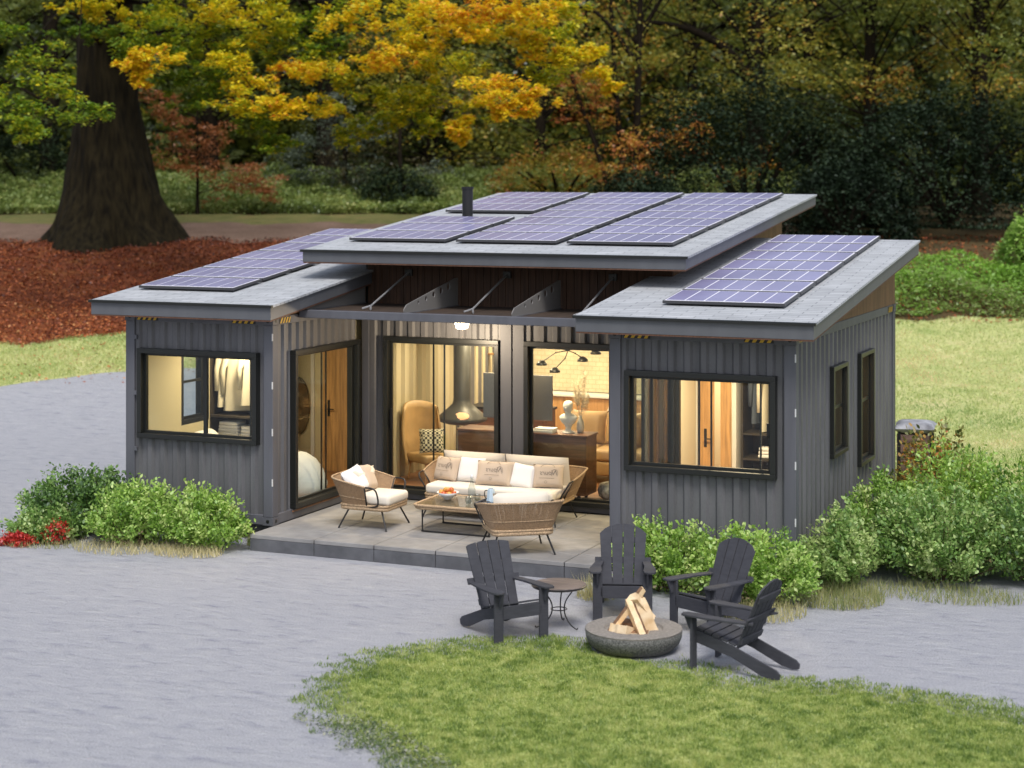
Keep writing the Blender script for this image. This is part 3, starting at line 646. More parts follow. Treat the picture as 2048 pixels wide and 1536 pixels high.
# round mirror on the partition
mr = thing('round_mirror', 'tall dark oval mirror on the olive partition wall in the left wing', 'mirror', (.58, 3.98, 1.12))
MB().lathe([(.01, 0), (.19, 0), (.2, .01), (.01, .012)], 32, M=Matrix.Rotation(R(90), 4, 'X') @ Matrix.Scale(2.3, 4, (0, 1, 0))).build('mirror_glass', mat('mirror', (.12, .1, .08), .25, metal=.3), mr, smooth=False)
MB().tube([(.19*math.cos(a), -.012, .45*math.sin(a)) for a in [k*math.pi/18 for k in range(36)]], .012, 6, closed=True).build('mirror_rim', DARK, mr)
# television seen from behind, on the long cabinet
cab = thing('media_cabinet', 'long dark walnut cabinet behind the glass doors', 'cabinet', (4.95, 3.16, .1))
MB().box(-1.04, -.22, .08, 1.02, .22, .93).build('cabinet_body', CABW, cab, bevel=.006); MB().box(-1.06, -.24, .932, 1.04, .24, .965).build('cabinet_top', CABW, cab, bevel=.006)
for x in (-.9, .88):
    for y in (-.15, .15): MB().box(x-.02, y-.02, 0, x+.02, y+.02, .078).build('leg', DARK, cab)
tv = thing('television', 'flat grey television seen from behind on the walnut cabinet', 'television', (4.80, 3.14, 1.066))
MB().box(-.56, -.02, .16, .56, .02, .83).build('screen_housing', mat('tv_grey', (.09, .09, .1), .45), tv, bevel=.008); MB().box(-.12, -.04, .25, .12, -.021, .5).build('back_cover', DARK, tv, bevel=.005)
MB().box(-.02, -.01, .012, .02, .01, .16).box(-.2, -.1, 0, .2, .1, .012).build('stand', DARK, tv)
# bust on a round pedestal
bust = thing('plaster_bust', 'white plaster bust of a head on the walnut cabinet', 'bust', (5.62, 3.12, 1.066))
PL = mat('plaster', (.78, .77, .75), .6)
MB().lathe([(.095, 0), (.09, .02), (.05, .035), (.04, .08), (.055, .1), (.06, .12)], 24).build('pedestal', PL, bust, smooth=True)
vs = [];fs = []; n = 16
rows = [(.06, .05, .12, 0), (.10, .075, .15, 0), (.135, .085, .2, 0), (.14, .08, .24, 0), (.1, .065, .27, 0), (.05, .05, .29, 0), (.045, .048, .31, -.01), (.055, .065, .335, -.02), (.068, .08, .37, -.022), (.072, .085, .41, -.015), (.066, .08, .445, -.01), (.045, .055, .47, -.005), (.01, .01, .48, 0)]
for rx, ry, z, dy in rows:
    for k in range(n):
        a = 2*math.pi*k/n; bump_ = 1+(.06*math.sin(a*5+z*40) if z > .39 else 0); vs.append((rx*math.cos(a)*bump_, dy+ry*math.sin(a)*bump_, z))
for i in range(len(rows)-1):
    for k in range(n): fs.append((i*n+k, i*n+(k+1) % n, (i+1)*n+(k+1) % n, (i+1)*n+k))
mb = MB().add(vs, fs); mb.lathe([(.002, -.02), (.014, 0), (.002, .02)], 8, c=(0, -.105, .375)); mb.lathe([(.002, -.012), (.014, 0), (.002, .012)], 8, c=(0, -.095, .35))
mb.build('bust_figure', PL, bust, smooth=True)
bk = thing('book_stack', 'two pale books lying on the walnut cabinet', 'books', (5.28, 3.05, 1.066))
MB().box(-.16, -.1, 0, .15, .1, .035).build('book', WHITE, bk, bevel=.004); MB().box(-.14, -.09, .036, .16, .1, .068).build('book', CUSHW, bk, bevel=.004)
vz = thing('pampas_vase', 'cream pampas grass in a vase behind the white bust', 'plant', (5.78, 3.2, 1.066))
MB().lathe([(.04, 0), (.06, .06), (.05, .16), (.025, .22), (.03, .25)], 20).build('vase', CUSH, vz, smooth=True)
mb = MB()
for k in range(9):
    a = k*.8; e = Vector((math.cos(a)*.2*(.3+.1*k/3), math.sin(a)*.1, .85-.04*k)); mb.tube([(0, 0, .2), e*.6, e], .003, 4)
mb.build('stem', CUSHT, vz)
pl = []; pdv = []
for k in range(9):
    a = k*.8; e = np.array([math.cos(a)*.2*(.3+.1*k/3), math.sin(a)*.1, .85-.04*k])
    t = rng.uniform(.62, 1.05, 160); pl.append(e[None]*t[:, None]+rng.normal(0, .012, (160, 3))); pdv.append(e[None]+rng.normal(0, .5, (160, 3)))
leaves('plume', np.concatenate(pl), .05, .5, leafmat('pampas', [(0, (.6, .5, .35)), (1, (.8, .72, .55))]), vz, dirs=np.concatenate(pdv), ratio=.15)
# wing chair with a chequered cushion
wc = thing('wing_chair', 'tan leather wing chair behind the left patio door', 'chair', (2.98, 3.85, .1), R(58)); wc.scale = (.8, .85, .92)
n = 12; vs = []; fs = []
for j in range(9):
    t = j/8; z = .25+t*1.05
    for i in range(n+1):
        a = R(-75+150*i/n); r = .36+.06*math.sin(t*3)
        for q in (0, 1): rr_ = r+q*.05; vs.append((math.sin(a)*rr_, .1+math.cos(a)*rr_*.75+t*.1, z - (abs(i-n/2)/(n/2))**2*.12*t))
def vid(j, i, q): return (j*(n+1)+i)*2+q
for j in range(8):
    for i in range(n):
        for q in (0, 1):
            f = (vid(j, i, q), vid(j, i+1, q), vid(j+1, i+1, q), vid(j+1, i, q)); fs.append(f if q else f[::-1])
    for i in (0, n): fs.append((vid(j, i, 0), vid(j, i, 1), vid(j+1, i, 1), vid(j+1, i, 0)))
for i in range(n): fs.append((vid(8, i, 0), vid(8, i, 1), vid(8, i+1, 1), vid(8, i+1, 0)))
MB().add(vs, fs).build('backrest', TAN, wc, smooth=True)
MB().box(-.32, -.35, .3, .32, .32, .45).build('seat', TAN, wc, bevel=.05, seg=3, smooth=True)
for x in (-.25, .25):
    for y in (-.28, .25): MB().tube([(x, y, .31), (x*1.15, y*1.15, 0)], [.02, .012], 8).build('leg', DOORW, wc)
CHK = mat('chequered_fabric', (.6, .55, .42), .9)
nt = CHK.node_tree; ck = nt.nodes.new('ShaderNodeTexChecker'); ck.inputs['Scale'].default_value = 24; ck.inputs[1].default_value = (.6, .56, .42, 1); ck.inputs[2].default_value = (.05, .05, .045, 1)
tcn = nt.nodes.new('ShaderNodeTexCoord'); nt.links.new(tcn.outputs['Object'], ck.inputs[0]); nt.links.new(ck.outputs[0], nt.nodes['Principled BSDF'].inputs['Base Color'])
ch = thing('chequered_cushion', 'black and cream chequered cushion on the tan wing chair', 'cushion', (3.08, 3.74, .72), R(30)); ch.scale = (.85, .85, .85)
MB().pillow(.46, .46, .16, Tm(0, 0, 0, 0, R(70))).build('cushion_body', CHK, ch, smooth=True)
# hanging fireplace
hf = thing('hanging_fireplace', 'black hanging fireplace with a wide round bowl and tall flue', 'fireplace', (3.2, 4.62, .9))
CHAR = mat('fireplace_black', (.04, .04, .035), .45)
MB().lathe([(.01, -.03), (.25, -.01), (.38, .03), (.41, .06), (.38, .11), (.24, .23), (.155, .31), (.14, .38), (.14, 2.0)], 40).build('flue', CHAR, hf, smooth=True)
MB().lathe([(.005, 0), (.16, .0), (.165, .02), (.1, .03), (.005, .03)], 24, M=Matrix.Translation((.10, -.30, .135)) @ Matrix.Rotation(R(45), 4, 'X') @ Matrix.Scale(.45, 4, (0, 1, 0))).build('fire_opening', emit('ember_glow', (.75, .4, .22), .35), hf)
# kitchen wall: hexagon-tiled splashback, counters, hanging utensils
TILE = brickmat('cream_tiles', (.62, .55, .4), (.57, .5, .36), (.46, .4, .28), .14, .08, .006, 'xz')
kt = thing('kitchen_counter', 'kitchen counter with honey wood fronts and a cream tiled wall behind', 'kitchen', (4.3, 8.2, .1))
MB().box(-1.7, -.1, 0, 2.9, .3, .85).build('cupboard', DOORW, kt, bevel=.01); MB().box(-1.72, -.14, .852, 2.92, .3, .89).build('worktop', WHITE, kt, bevel=.005)
MB().box(-1.7, .32, .9, 2.9, .34, 2.3).build('splashback', TILE, kt); MB().box(-1.7, .1, 1.96, 2.9, .3, 2.5).build('wall_cupboard', DOORW, kt, bevel=.01)
ur = thing('utensil_rack', 'copper ladles hanging from a wooden rail on the kitchen wall', 'utensils', (2.9, 7.3, 1.72))
BR = mat('brass', (.5, .3, .12), .35, metal=.6)
MB().box(-.5, -.03, 0, .3, .03, .03).build('rail', DOORW, ur, bevel=.004); MB().box(-.48, -.005, .03, -.46, .005, 1.2).box(.26, -.005, .03, .28, .005, 1.2).build('hanger_bar', DARK, ur)
for k in range(4):
    x = -.12+.08*k; MB().tube([(x, -.02, .02), (x, -.03, -.3)], .008, 6).lathe([(.005, -.05), (.035, -.03), (.04, 0), (.035, .0)], 12, c=(x, -.03, -.32)).build('ladle', BR, ur)
hob = thing('black_hob_shelf', 'dark shelf with cooking pots below the ladles', 'shelf', (3.2, 6.4, .1))
MB().box(-.6, -.25, 0, .8, .25, .82).build('cupboard', CABW, hob, bevel=.01); MB().box(-.62, -.27, .822, .82, .27, .86).build('worktop', DARK, hob)
for x, r in ((-.1, .1), (.2, .12), (.5, .09)): MB().lathe([(r, .86), (r, .98), (r*.9, .99), (.02, 1.0)], 20, c=(x, 0, 0)).build('pot', HW, hob, smooth=False)
# tan sofa and cushions inside
sf = thing('leather_sofa', 'tan leather sofa in the living room behind the right patio door', 'sofa', (5.75, 4.9, .1))
MB().box(-.95, -.4, .12, .95, .45, .34).build('sofa_base', TAN, sf, bevel=.03, seg=3, smooth=True)
for x in (-.62, 0, .62): MB().box(x-.3, -.42, .345, x+.3, .25, .52).build('seat_cushion', TAN, sf, bevel=.05, seg=3, smooth=True)
for x in (-.62, 0, .62): MB().pillow(.64, .55, .26, Tm(x, .3, .76, 0, R(78))).build('back_cushion', TAN, sf, smooth=True)
for x in (-1.02, 1.02): MB().box(x-.09, -.4, .12, x+.09, .45, .68).build('armrest', TAN, sf, bevel=.05, seg=3, smooth=True)
for x in (-.85, .85):
    for y in (-.33, .38): MB().box(x-.025, y-.025, 0, x+.025, y+.025, .118).build('leg', DARK, sf)
pf = thing('pouf', 'white patterned round pouf on the floor by the right patio door', 'pouf', (6.3, 3.35, .1))
MB().lathe([(.2, 0), (.27, .05), (.29, .13), (.26, .22), (.1, .26), (.01, .262)], 24).build('pouf_body', mat('pouf_fabric', (.7, .68, .6), .9, col2=(.2, .18, .14), vscale=14), pf, smooth=True)
dt = thing('dining_table', 'round honey wood dining table behind the tan sofa', 'table', (5.5, 6.3, .1))
MB().lathe([(.55, .7), (.56, .72), (.55, .74), (.01, .74)], 36).build('tabletop', DOORW, dt); MB().lathe([(.25, 0), (.24, .03), (.05, .06), (.05, .69)], 20).build('pedestal', DOORW, dt, smooth=True)
for i, (x, y, r, h) in enumerate(((5.15, 6.2, .06, .22), (5.45, 6.15, .09, .16), (5.75, 6.25, .1, .15))):
    v = thing('ceramic_jar', ['tall cream ceramic jar on the dining table', 'low round cream jar in the middle of the dining table', 'wide cream jar at the right of the dining table'][i], 'jar', (x, y, .842))
    MB().lathe([(r*.6, 0), (r, h*.4), (r*.9, h*.75), (r*.5, h*.95), (r*.55, h)], 18).build('jar_body', CUSH, v, smooth=True)
    MB().lathe([(r*.5, h+.001), (r*.4, h+.02), (.01, h+.025)], 14).build('lid', CUSHT, v)
# chandelier
chd = thing('chandelier', 'black branching chandelier with small dome shades', 'chandelier', (5.15, 4.3, 2.9))
mb = MB().tube([(0, 0, 0), (0, 0, -.75)], .012, 8); mb.lathe([(.06, 0), (.06, -.02), (.02, -.04)], 16); mb.build('stem', BLACK, chd)
for i, (e, m_) in enumerate((((-.42, -.05, -.93), (-.2, 0, -.78)), ((-.25, .1, -.68), (-.1, 0, -.72)), ((.28, -.1, -.84), (.12, 0, -.78)), ((.42, .1, -.74), (.18, 0, -.68)), ((-.16, -.15, -1.02), (-.03, -.05, -.86)), ((.1, .3, -.64), (.03, .1, -.7)))):
    a = MB().tube([(0, 0, -.74), m_, e], .008, 6).lathe([(.012, -.012), (.016, 0), (.012, .012)], 8, c=m_).build('arm', BLACK, chd)
    MB().lathe([(.085, -.05), (.08, -.02), (.05, .01), (.015, .03), (.01, .03)], 18, c=e).build('shade', BLACK, a, smooth=True)
sh = thing('sheer_curtain', 'pale vertical curtain at the right edge of the living room', 'curtain', (6.6, 5.6, .1))
vs = []; fs = []
for i in range(60): x = i*.018; vs += [(x, .05*math.sin(i*.9), .02), (x, .05*math.sin(i*.9), 2.6)]
for i in range(59): fs.append((2*i, 2*i+2, 2*i+3, 2*i+1))
MB().add(vs, fs).build('curtain_cloth', mat('curtain_white', (.6, .6, .58), .9), sh, smooth=True)
MB().tube([(-.05, 0, 2.62), (1.12, 0, 2.62)], .012, 8).build('curtain_rod', DARK, sh)

# ------------------------------------------------ patio furniture
def smoothpath(pts, n=6):
    P = [Vector(p) for p in pts]; out = []
    for i in range(len(P)-1):
        p0 = P[max(i-1, 0)]; p1 = P[i]; p2 = P[i+1]; p3 = P[min(i+2, len(P)-1)]
        for k in range(n):
            t = k/n; out.append(.5*((2*p1)+(p2-p0)*t+(2*p0-5*p1+4*p2-p3)*t*t+(-p0+3*p1-3*p2+p3)*t**3))
    out.append(P[-1]); return out
def rope_shell(bot, top, pitch=.0105, r=.0052):
    """upright ropes strung between two rim curves"""
    def resample(P, n):
        P = [np.array(p) for p in P]; d = [0]
        for a, b in zip(P, P[1:]): d.append(d[-1]+np.linalg.norm(b-a))
        out = []
        for k in range(n):
            s = d[-1]*k/(n-1); i = min(max(np.searchsorted(d, s)-1, 0), len(P)-2); t = (s-d[i])/max(1e-9, d[i+1]-d[i]); out.append(P[i]*(1-t)+P[i+1]*t)
        return out, d[-1]
    _, ln = resample(top, 5); n = int(ln/pitch); B, _ = resample(bot, n); T, _ = resample(top, n); mb = MB()
    for b, t in zip(B, T):
        rr = r*random.uniform(.8, 1.15); j = random.uniform(-.002, .002); m = (b+t)/2+np.array([j, j, 0]); mb.tube([b, m, t], rr, 4, caps=False)
    return mb
def lounge(name, lab, cat, loc, rz, w, d, cush_n, group=None):
    """low rope lounge seat; front is local +Y"""
    t = thing(name, lab, cat, loc, rz, group); hw, hd = w/2, d/2
    fl = .10 if w < 1.2 else .13           # outward flare of the arms
    def ring(ix, iy, z, r=.07):
        pts = []
        for cx, cy, a0 in ((hw-ix-r, hd-iy-r, 0), (-hw+ix+r, hd-iy-r, 90), (-hw+ix+r, -hd+iy+r, 180), (hw-ix-r, -hd+iy+r, 270)):
            for k in range(4): a = R(a0+30*k); pts.append((cx+r*math.cos(a), cy+r*math.sin(a), z))
        return pts
    MB().tube(ring(.06, .04, .285), .028, 8, closed=True).tube(ring(.05, .03, .325), .02, 8, closed=True).build('seat_rim', ROPE2, t, smooth=True)
    mb = MB()
    for k in range(9): x = -hw+.12+(w-.24)*k/8; mb.box(x-.02, -hd+.07, .268, x+.02, hd-.07, .276)
    mb.build('seat_web', ROPE, t)
    yf = hd*.15
    bot = smoothpath([(hw-.05, yf, .32), (hw-.05, -hd+.16, .32), (hw-.12, -hd+.05, .32), (0, -hd+.03, .32), (-hw+.12, -hd+.05, .32), (-hw+.05, -hd+.16, .32), (-hw+.05, yf, .32)])
    top = smoothpath([(hw+fl-.02, yf+.04, .60), (hw+fl, -hd+.1, .68), (hw-.02, -hd-.08, .70), (0, -hd-.13, .70), (-hw+.02, -hd-.08, .70), (-hw-fl, -hd+.1, .68), (-hw-fl+.02, yf+.04, .60)])
    rope_shell(bot, top).build('woven_panel', ROPE, t)
    MB().tube(top, .013, 8).build('top_rim', ROPE2, t, smooth=True)
    MB().tube([Vector(b)*.65+Vector(q)*.35+Vector((0, 0, -.0)) for b, q in zip(bot, top)], .008, 6).build('woven_band', ROPE2, t, smooth=True)
    for s in (1, -1):
        a = smoothpath([(s*(hw+fl-.02), yf+.03, .60), (s*(hw+fl-.02), yf+.14, .595), (s*(hw+fl-.035), yf+.2, .55), (s*(hw+.0), yf+.2, .4), (s*(hw-.03), yf+.15, .33), (s*(hw-.05), yf, .315)], 4)
        MB().tube(a, .012, 8).tube([(s*(hw+fl-.02), yf+.03, .60), (s*(hw-.05), yf, .315)], .011, 8).build('arm_tube', DARK, t, smooth=True)
    for sx in (1, -1):
        for sy in (1, -1): MB().tube([(sx*(hw-.12), sy*(hd-.14), .27), (sx*(hw-.03), sy*(hd-.02), 0)], .012, 8).build('leg', DARK, t)
    n = cush_n
    for i in range(n if n > 1 else 1):
        a, b = -hw+.07+(w-.14)*i/n, -hw+.07+(w-.14)*(i+1)/n
        cz = .63 if n > 1 else .57; M = Tm((a+b)/2, -hd+.17, cz, 0, R(76)); MB().pillow(b-a-.01, .50 if n > 1 else .44, .19, M, pinch=.02).build('back_cushion', CUSH, t, smooth=True)
    MB().box(-hw+.07, -hd+.14, .335, hw-.07, hd-.0, .475).build('seat_cushion', CUSH, t, bevel=.05, seg=4, smooth=True)
    return t
lounge('rope_sofa', 'long woven rope sofa with cream cushions on the patio', 'sofa', (5.06, 1.87, 0), R(180), 2.1, .86, 2)
lounge('rope_armchair', 'woven rope armchair by the left sliding door, holding two pillows', 'armchair', (3.70, .62, 0), R(-90), .76, .78, 1, 'woven rope armchairs on the patio')
lounge('rope_armchair', 'woven rope armchair with its back to the fire bowl', 'armchair', (6.20, -.16, 0), R(36), .88, .80, 1, 'woven rope armchairs on the patio')
def text_mesh(txt, size, shear=.35):
    cu = bpy.data.curves.new('tmp', 'FONT'); cu.body = txt; cu.size = size; cu.align_x = 'CENTER'; cu.shear = shear; cu.resolution_u = 3
    t = bpy.data.objects.new('tmp', cu); C.objects.link(t); dg = bpy.context.evaluated_depsgraph_get(); dg.update()
    me = bpy.data.meshes.new_from_object(t.evaluated_get(dg)); bpy.data.objects.remove(t); bpy.data.curves.remove(cu); return me
lett = text_mesh('Nours', .10)
swoosh = MB().tube(smoothpath([(.27, -.03, 0), (.3, .03, 0), (.24, .07, 0), (.18, .02, 0), (.2, -.03, 0)], 5), .003, 4)
def throw(lab, x, y, z, rz, tilt, w, h, m, text=False, roll=0):
    t = thing('throw_pillow', lab, 'pillow', (x, y, z), rz, 'throw pillows on the patio seats'); t.rotation_euler = (0, 0, rz)
    M = Tm(0, 0, h/2*math.sin(tilt), 0, tilt) @ Matrix.Rotation(roll, 4, 'Z')
    MB().pillow(w, h, .17, M).build('pillow_cover', m, t, smooth=True)
    if text:
        mb = MB(); Mt = M @ Tm(0, 0, .088)
        V = [Mt @ Vector((-v.co.x*.95+.02, v.co.y+.0, .004-.35*(v.co.x**2+v.co.y**2))) for v in lett.vertices]; mb.add(V, [tuple(p.vertices) for p in lett.polygons])
        def cv(x, y): return Mt @ Vector((x, y, .006-.35*(x*x+y*y)))
        mb.tube([cv(.10+.045*math.cos(a)-.0, .02+.06*math.sin(a)) for a in [k*.35 for k in range(-2, 12)]], .0028, 4)
        mb.tube([cv(x, -.045) for x in np.linspace(-.12, .1, 9)], .0022, 4)
        mb.tube([cv(-.02+.02*math.cos(a), -.1+.018*math.sin(a)) for a in np.linspace(0, 6.2, 9)], .002, 4)
        for s_ in (1, -1): mb.tube([cv(.0+s_*.1*math.cos(a), .1+.055*math.sin(a)) for a in np.linspace(.1, 1.5, 6)], .0028, 4)
        mb.build('lettering', INK, t)
    return t
zc = .475
throw('tan pillow with dark lettering at the left end of the rope sofa', 4.24, 1.86, zc, R(-14), R(70), .42, .35, CUSHT, True)
throw('white pillow second from the left on the rope sofa', 4.61, 1.88, zc, R(-3), R(70), .42, .36, CUSHW)
throw('wide tan pillow with dark lettering in the middle of the rope sofa', 5.04, 1.74, zc, R(3), R(66), .56, .36, CUSHT, True)
throw('white tilted pillow second from the right on the rope sofa', 5.46, 1.80, zc-.03, R(10), R(68), .38, .36, CUSHW, roll=R(-9))
throw('tan pillow with dark lettering at the right end of the rope sofa', 5.82, 1.84, zc, R(14), R(68), .44, .34, CUSHT, True)
throw('white pillow on the left rope armchair, nearest the camera', 3.52, .40, zc, R(76), R(62), .40, .38, CUSHW, roll=R(12))
throw('tan pillow on the left rope armchair, behind the white one', 3.54, .70, zc, R(98), R(64), .40, .38, CUSHT, roll=R(-8))
# low table
ct = thing('coffee_table', 'low rope-edged coffee table with a glass top between the patio seats', 'table', (5.02, .80, 0))
def rring(hx, hy, z, r=.1):
    pts = []
    for cx, cy, a0 in ((hx-r, hy-r, 0), (-hx+r, hy-r, 90), (-hx+r, -hy+r, 180), (hx-r, -hy+r, 270)):
        for k in range(5): a = R(a0+22.5*k); pts.append((cx+r*math.cos(a), cy+r*math.sin(a), z))
    return pts
MB().tube(rring(.58, .42, .345), .026, 8, closed=True).tube(rring(.6, .44, .375), .02, 8, closed=True).build('table_rim', ROPE2, ct, smooth=True)
mb = MB()
for k in range(72): x = -.57+1.14*k/71; mb.box(x-.0055, -.41, .36, x+.0055, .41, .37)
mb.build('woven_top', ROPE, ct)
GT = glassmat('table_glass', (.85, .88, .88)); MB().box(-.55, -.39, .386, .55, .39, .394).build('glass_top', GT, ct)
for y in (-.33, .33): MB().tube(smoothpath([(-.5, y, .34), (-.5, y, .08), (-.49, y, .02), (-.43, y, .012), (.43, y, .012), (.49, y, .02), (.5, y, .08), (.5, y, .34)], 4), .011, 8).build('sled_leg', DARK, ct, smooth=True)
bowl = thing('fruit_bowl', 'white bowl of fruit on the coffee table', 'bowl', (4.72, .86, .394))
MB().lathe([(.05, 0), (.055, .012), (.11, .05), (.155, .1), (.15, .1), (.1, .055), (.02, .02)], 32).build('bowl_body', mat('glazed_white', (.75, .77, .8), .25), bowl, smooth=True)
AP1 = mat('apple_skin', (.45, .02, .02), .3, col2=(.6, .28, .06), vscale=6); AP2 = mat('peach_skin', (.65, .4, .08), .4, col2=(.55, .12, .03), vscale=7)
fr_ = [(0, 0, .1), (.07, .02, .1), (-.07, .01, .1), (.03, .07, .1), (-.04, -.06, .1), (.045, -.055, .1), (-.03, .065, .1), (.0, 0, .15), (.04, .03, .15), (-.04, .02, .145), (.1, -.01, .11), (-.1, .0, .115)]
for i, (x, y, z) in enumerate(fr_):
    ap = thing('apple', ['red apple', 'yellow peach'][i % 2]+' heaped with other fruit in the white bowl', 'fruit', (4.72+x, .86+y, .394+z-.02), i, 'fruit in the white bowl')
    MB().lathe([(.004, -.03), (.02, -.034), (.034, -.02), (.038, 0), (.033, .02), (.018, .032), (.004, .026)], 14).build('fruit_flesh', AP1 if i % 2 == 0 else AP2, ap, smooth=True)
    MB().tube([(0, 0, .026), (.004, 0, .042)], .002, 5).build('stalk', DOORW, ap)
CG = glassmat('clear_glass', (.9, .92, .92))
dc = thing('glass_carafe', 'tall clear glass carafe standing behind the fruit bowl', 'carafe', (5.02, 1.0, .394))
MB().lathe([(.05, 0), (.055, .02), (.055, .14), (.03, .22), (.022, .28), (.03, .3), (.026, .3), (.018, .28), (.027, .215), (.05, .14), (.05, .01)], 24).build('carafe_body', CG, dc, smooth=True); MB().lathe([(.02, .3), (.026, .305), (.022, .33), (.01, .338)], 16).build('stopper', CUSHW, dc)
for i, (x, y) in enumerate(((5.18, .84), (5.14, .62))):
    g = thing('drinking_glass', ['round clear glass right of the carafe', 'clear glass at the front edge of the coffee table'][i], 'glass', (x, y, .394))
    MB().lathe([(.028, 0), (.035, .01), (.045, .06), (.038, .11), (.036, .11), (.042, .06), (.03, .012)], 20).build('glass_body', CG, g, smooth=True)
    MB().lathe([(.0295, .012), (.0405, .05), (.01, .051)], 16).build('water', GT, g)
tr = thing('serving_tray', 'dark rectangular tray at the right end of the coffee table', 'tray', (5.44, .78, .396))
mb = bars(((-.16, -.24), (1, 0), (0, -1)), 0, .32, 0, .012, .004, -.48, 0, MB()); MB().box(-.17, -.26, 0, .17, .26, .01).box(-.17, -.26, .011, -.155, .26, .045).box(.155, -.26, .011, .17, .26, .045).box(-.154, -.26, .011, .154, -.245, .045).box(-.154, .245, .011, .154, .26, .045).build('tray_body', mat('tray_slate', (.07, .075, .1), .5), tr, bevel=.003)
MB().tube(smoothpath([(-.06, -.25, .046), (-.06, -.25, .07), (.06, -.25, .07), (.06, -.25, .046)], 3), .005, 6).build('tray_handle', DARK, tr)
MB().tube(smoothpath([(-.06, .25, .046), (-.06, .25, .07), (.06, .25, .07), (.06, .25, .046)], 3), .005, 6).build('tray_handle', DARK, tr)
jg = thing('blue_jug', 'pale blue faceted jug standing on the dark tray', 'jug', (5.40, .80, .407))
MB().lathe([(.06, 0), (.068, .02), (.05, .17), (.046, .19), (.04, .19), (.045, .165), (.06, .02)], 8).build('jug_body', mat('pale_blue_glaze', (.5, .62, .72), .35), jg)
MB().tube(smoothpath([(-.048, 0, .16), (-.09, 0, .15), (-.095, 0, .08), (-.06, 0, .04)], 4), .007, 6).build('jug_handle', DARK, jg, smooth=True)

# ------------------------------------------------ fireside chairs, table and fire bowl
def adirondack(name, lab, loc, rz, nsl, fan=True):
    """front is local -Y, origin on the ground between the front legs"""
    t = thing(name, lab, 'chair', loc, rz, 'dark wooden fireside chairs'); hw = .285
    for s in (-1, 1):
        MB().box(s*hw-.055, -.02, 0, s*hw+.055, .008, .545).build('front_leg', ADIR, t, bevel=.004)
        # sloping side board running down to the ground behind
        prof = [(-.03, .27), (-.03, .375), (.0, .395), (.45, .27), (.9, .10), (.94, .06), (.93, .01), (.86, 0), (.74, .02), (.40, .165)]
        M = Matrix(((0, 0, 1, s*(hw-.045)-.012), (1, 0, 0, .01), (0, 1, 0, 0), (0, 0, 0, 1)))
        MB().prism(prof, .024, M).build('side_rail', ADIR, t, bevel=.003)
        arm = [(s*.22, .64), (s*.25, .30), (s*.235, .02), (s*.25, -.09), (s*.29, -.12), (s*.36, -.11), (s*.385, -.03), (s*.375, .2), (s*.34, .45), (s*.30, .68)]
        if s > 0: arm = arm[::-1]
        M = Tm(0, .0, .546) @ Matrix.Rotation(R(-1.5), 4, 'X'); MB().prism(arm, .022, M).build('armrest', ADIR, t, bevel=.004)
        MB().prism([(0, 0), (.0, -.13), (.03, -.14), (.09, 0)], .022, Matrix(((0, 0, 1, s*hw-.011), (-1, 0, 0, -.022), (0, 1, 0, .545), (0, 0, 0, 1)))).build('arm_bracket', ADIR, t)
    MB().box(-hw+.0575, -.018, .25, hw-.0575, .006, .39).build('front_apron', ADIR, t, bevel=.003)
    sl = math.atan2(-.125, .45)
    for k in range(5):
        y = .045+k*.092; M = Tm(0, y, .395-.278*(y-.0)+.012, 0, sl); MB().box(-hw+.035, -.041, 0, hw-.035, .041, .02, M=M).build('seat_slat', ADIR, t, bevel=.003)
    rec = R(24); bw = .56; w = bw/nsl; M0 = Tm(0, .47, .25, 0, -rec)
    for k in range(nsl):
        u = (k+.5)/nsl*2-1; x = u*bw/2
        def hh(xx): return .77-.11*(abs(xx)/(bw/2))**2.2*(1 if fan else .3)
        x0, x1 = x-w/2+.006, x+w/2-.006; f = .86
        pts = [(x0*f, 0), (x1*f, 0), (x1, hh(x1)-.012), (x1-(.012 if x1 > 0 else 0), hh(x1)), ((x0+x1)/2, hh((x0+x1)/2)), (x0+(.012 if x0 < 0 else 0), hh(x0)), (x0, hh(x0)-.012)]
        M = M0 @ Matrix(((1, 0, 0, 0), (0, 0, -1, 0), (0, 1, 0, 0), (0, 0, 0, 1))); MB().prism(pts, .019, M).build('back_slat', ADIR, t, bevel=.003)
    for z, ww in ((.10, .24), (.34, .33), (.58, .25)):
        M = M0; MB().box(-ww, .001, z-.035, ww, .022, z+.035, M=M).build('back_batten', ADIR, t, bevel=.003)
    return t
def face(dx, dy): return math.atan2(dx, -dy)       # local -Y to (dx,dy)
adirondack('fireside_chair', 'dark grey slatted chair left of the fire bowl, in front of the round side table', (7.70, -3.58, GZ), face(.80, -.60), 4, False)
adirondack('fireside_chair', 'dark grey slatted chair directly behind the fire bowl, facing the camera', (8.42, -2.30, GZ), face(.33, -.94), 4)
adirondack('fireside_chair', 'dark grey slatted chair right of the fire bowl in front of the green bush', (9.34, -2.56, GZ), face(-.44, -.90), 4)
adirondack('fireside_chair', 'nearest dark grey slatted chair, seen from behind at the right of the fire bowl', (9.84, -3.66, GZ), face(-.985, .17), 5)
st = thing('side_table', 'small round side table with a dark wooden top and thin iron legs', 'table', (7.86, -2.86, GZ))
MB().lathe([(.3, .452), (.305, .46), (.305, .478), (.3, .484), (.01, .484)], 40).build('tabletop', weathered(mat('dark_plank', (.14, .11, .1), .55, var=.5, vscale=2.2, stretch=(1, 9, 1), bump=.1, bscale=20), .2, 3, False), st)
MB().tube([(.305*math.cos(a), .305*math.sin(a), .468) for a in np.linspace(0, 2*math.pi, 37)[:-1]], .009, 6, closed=True).build('table_rim', DARK, st)
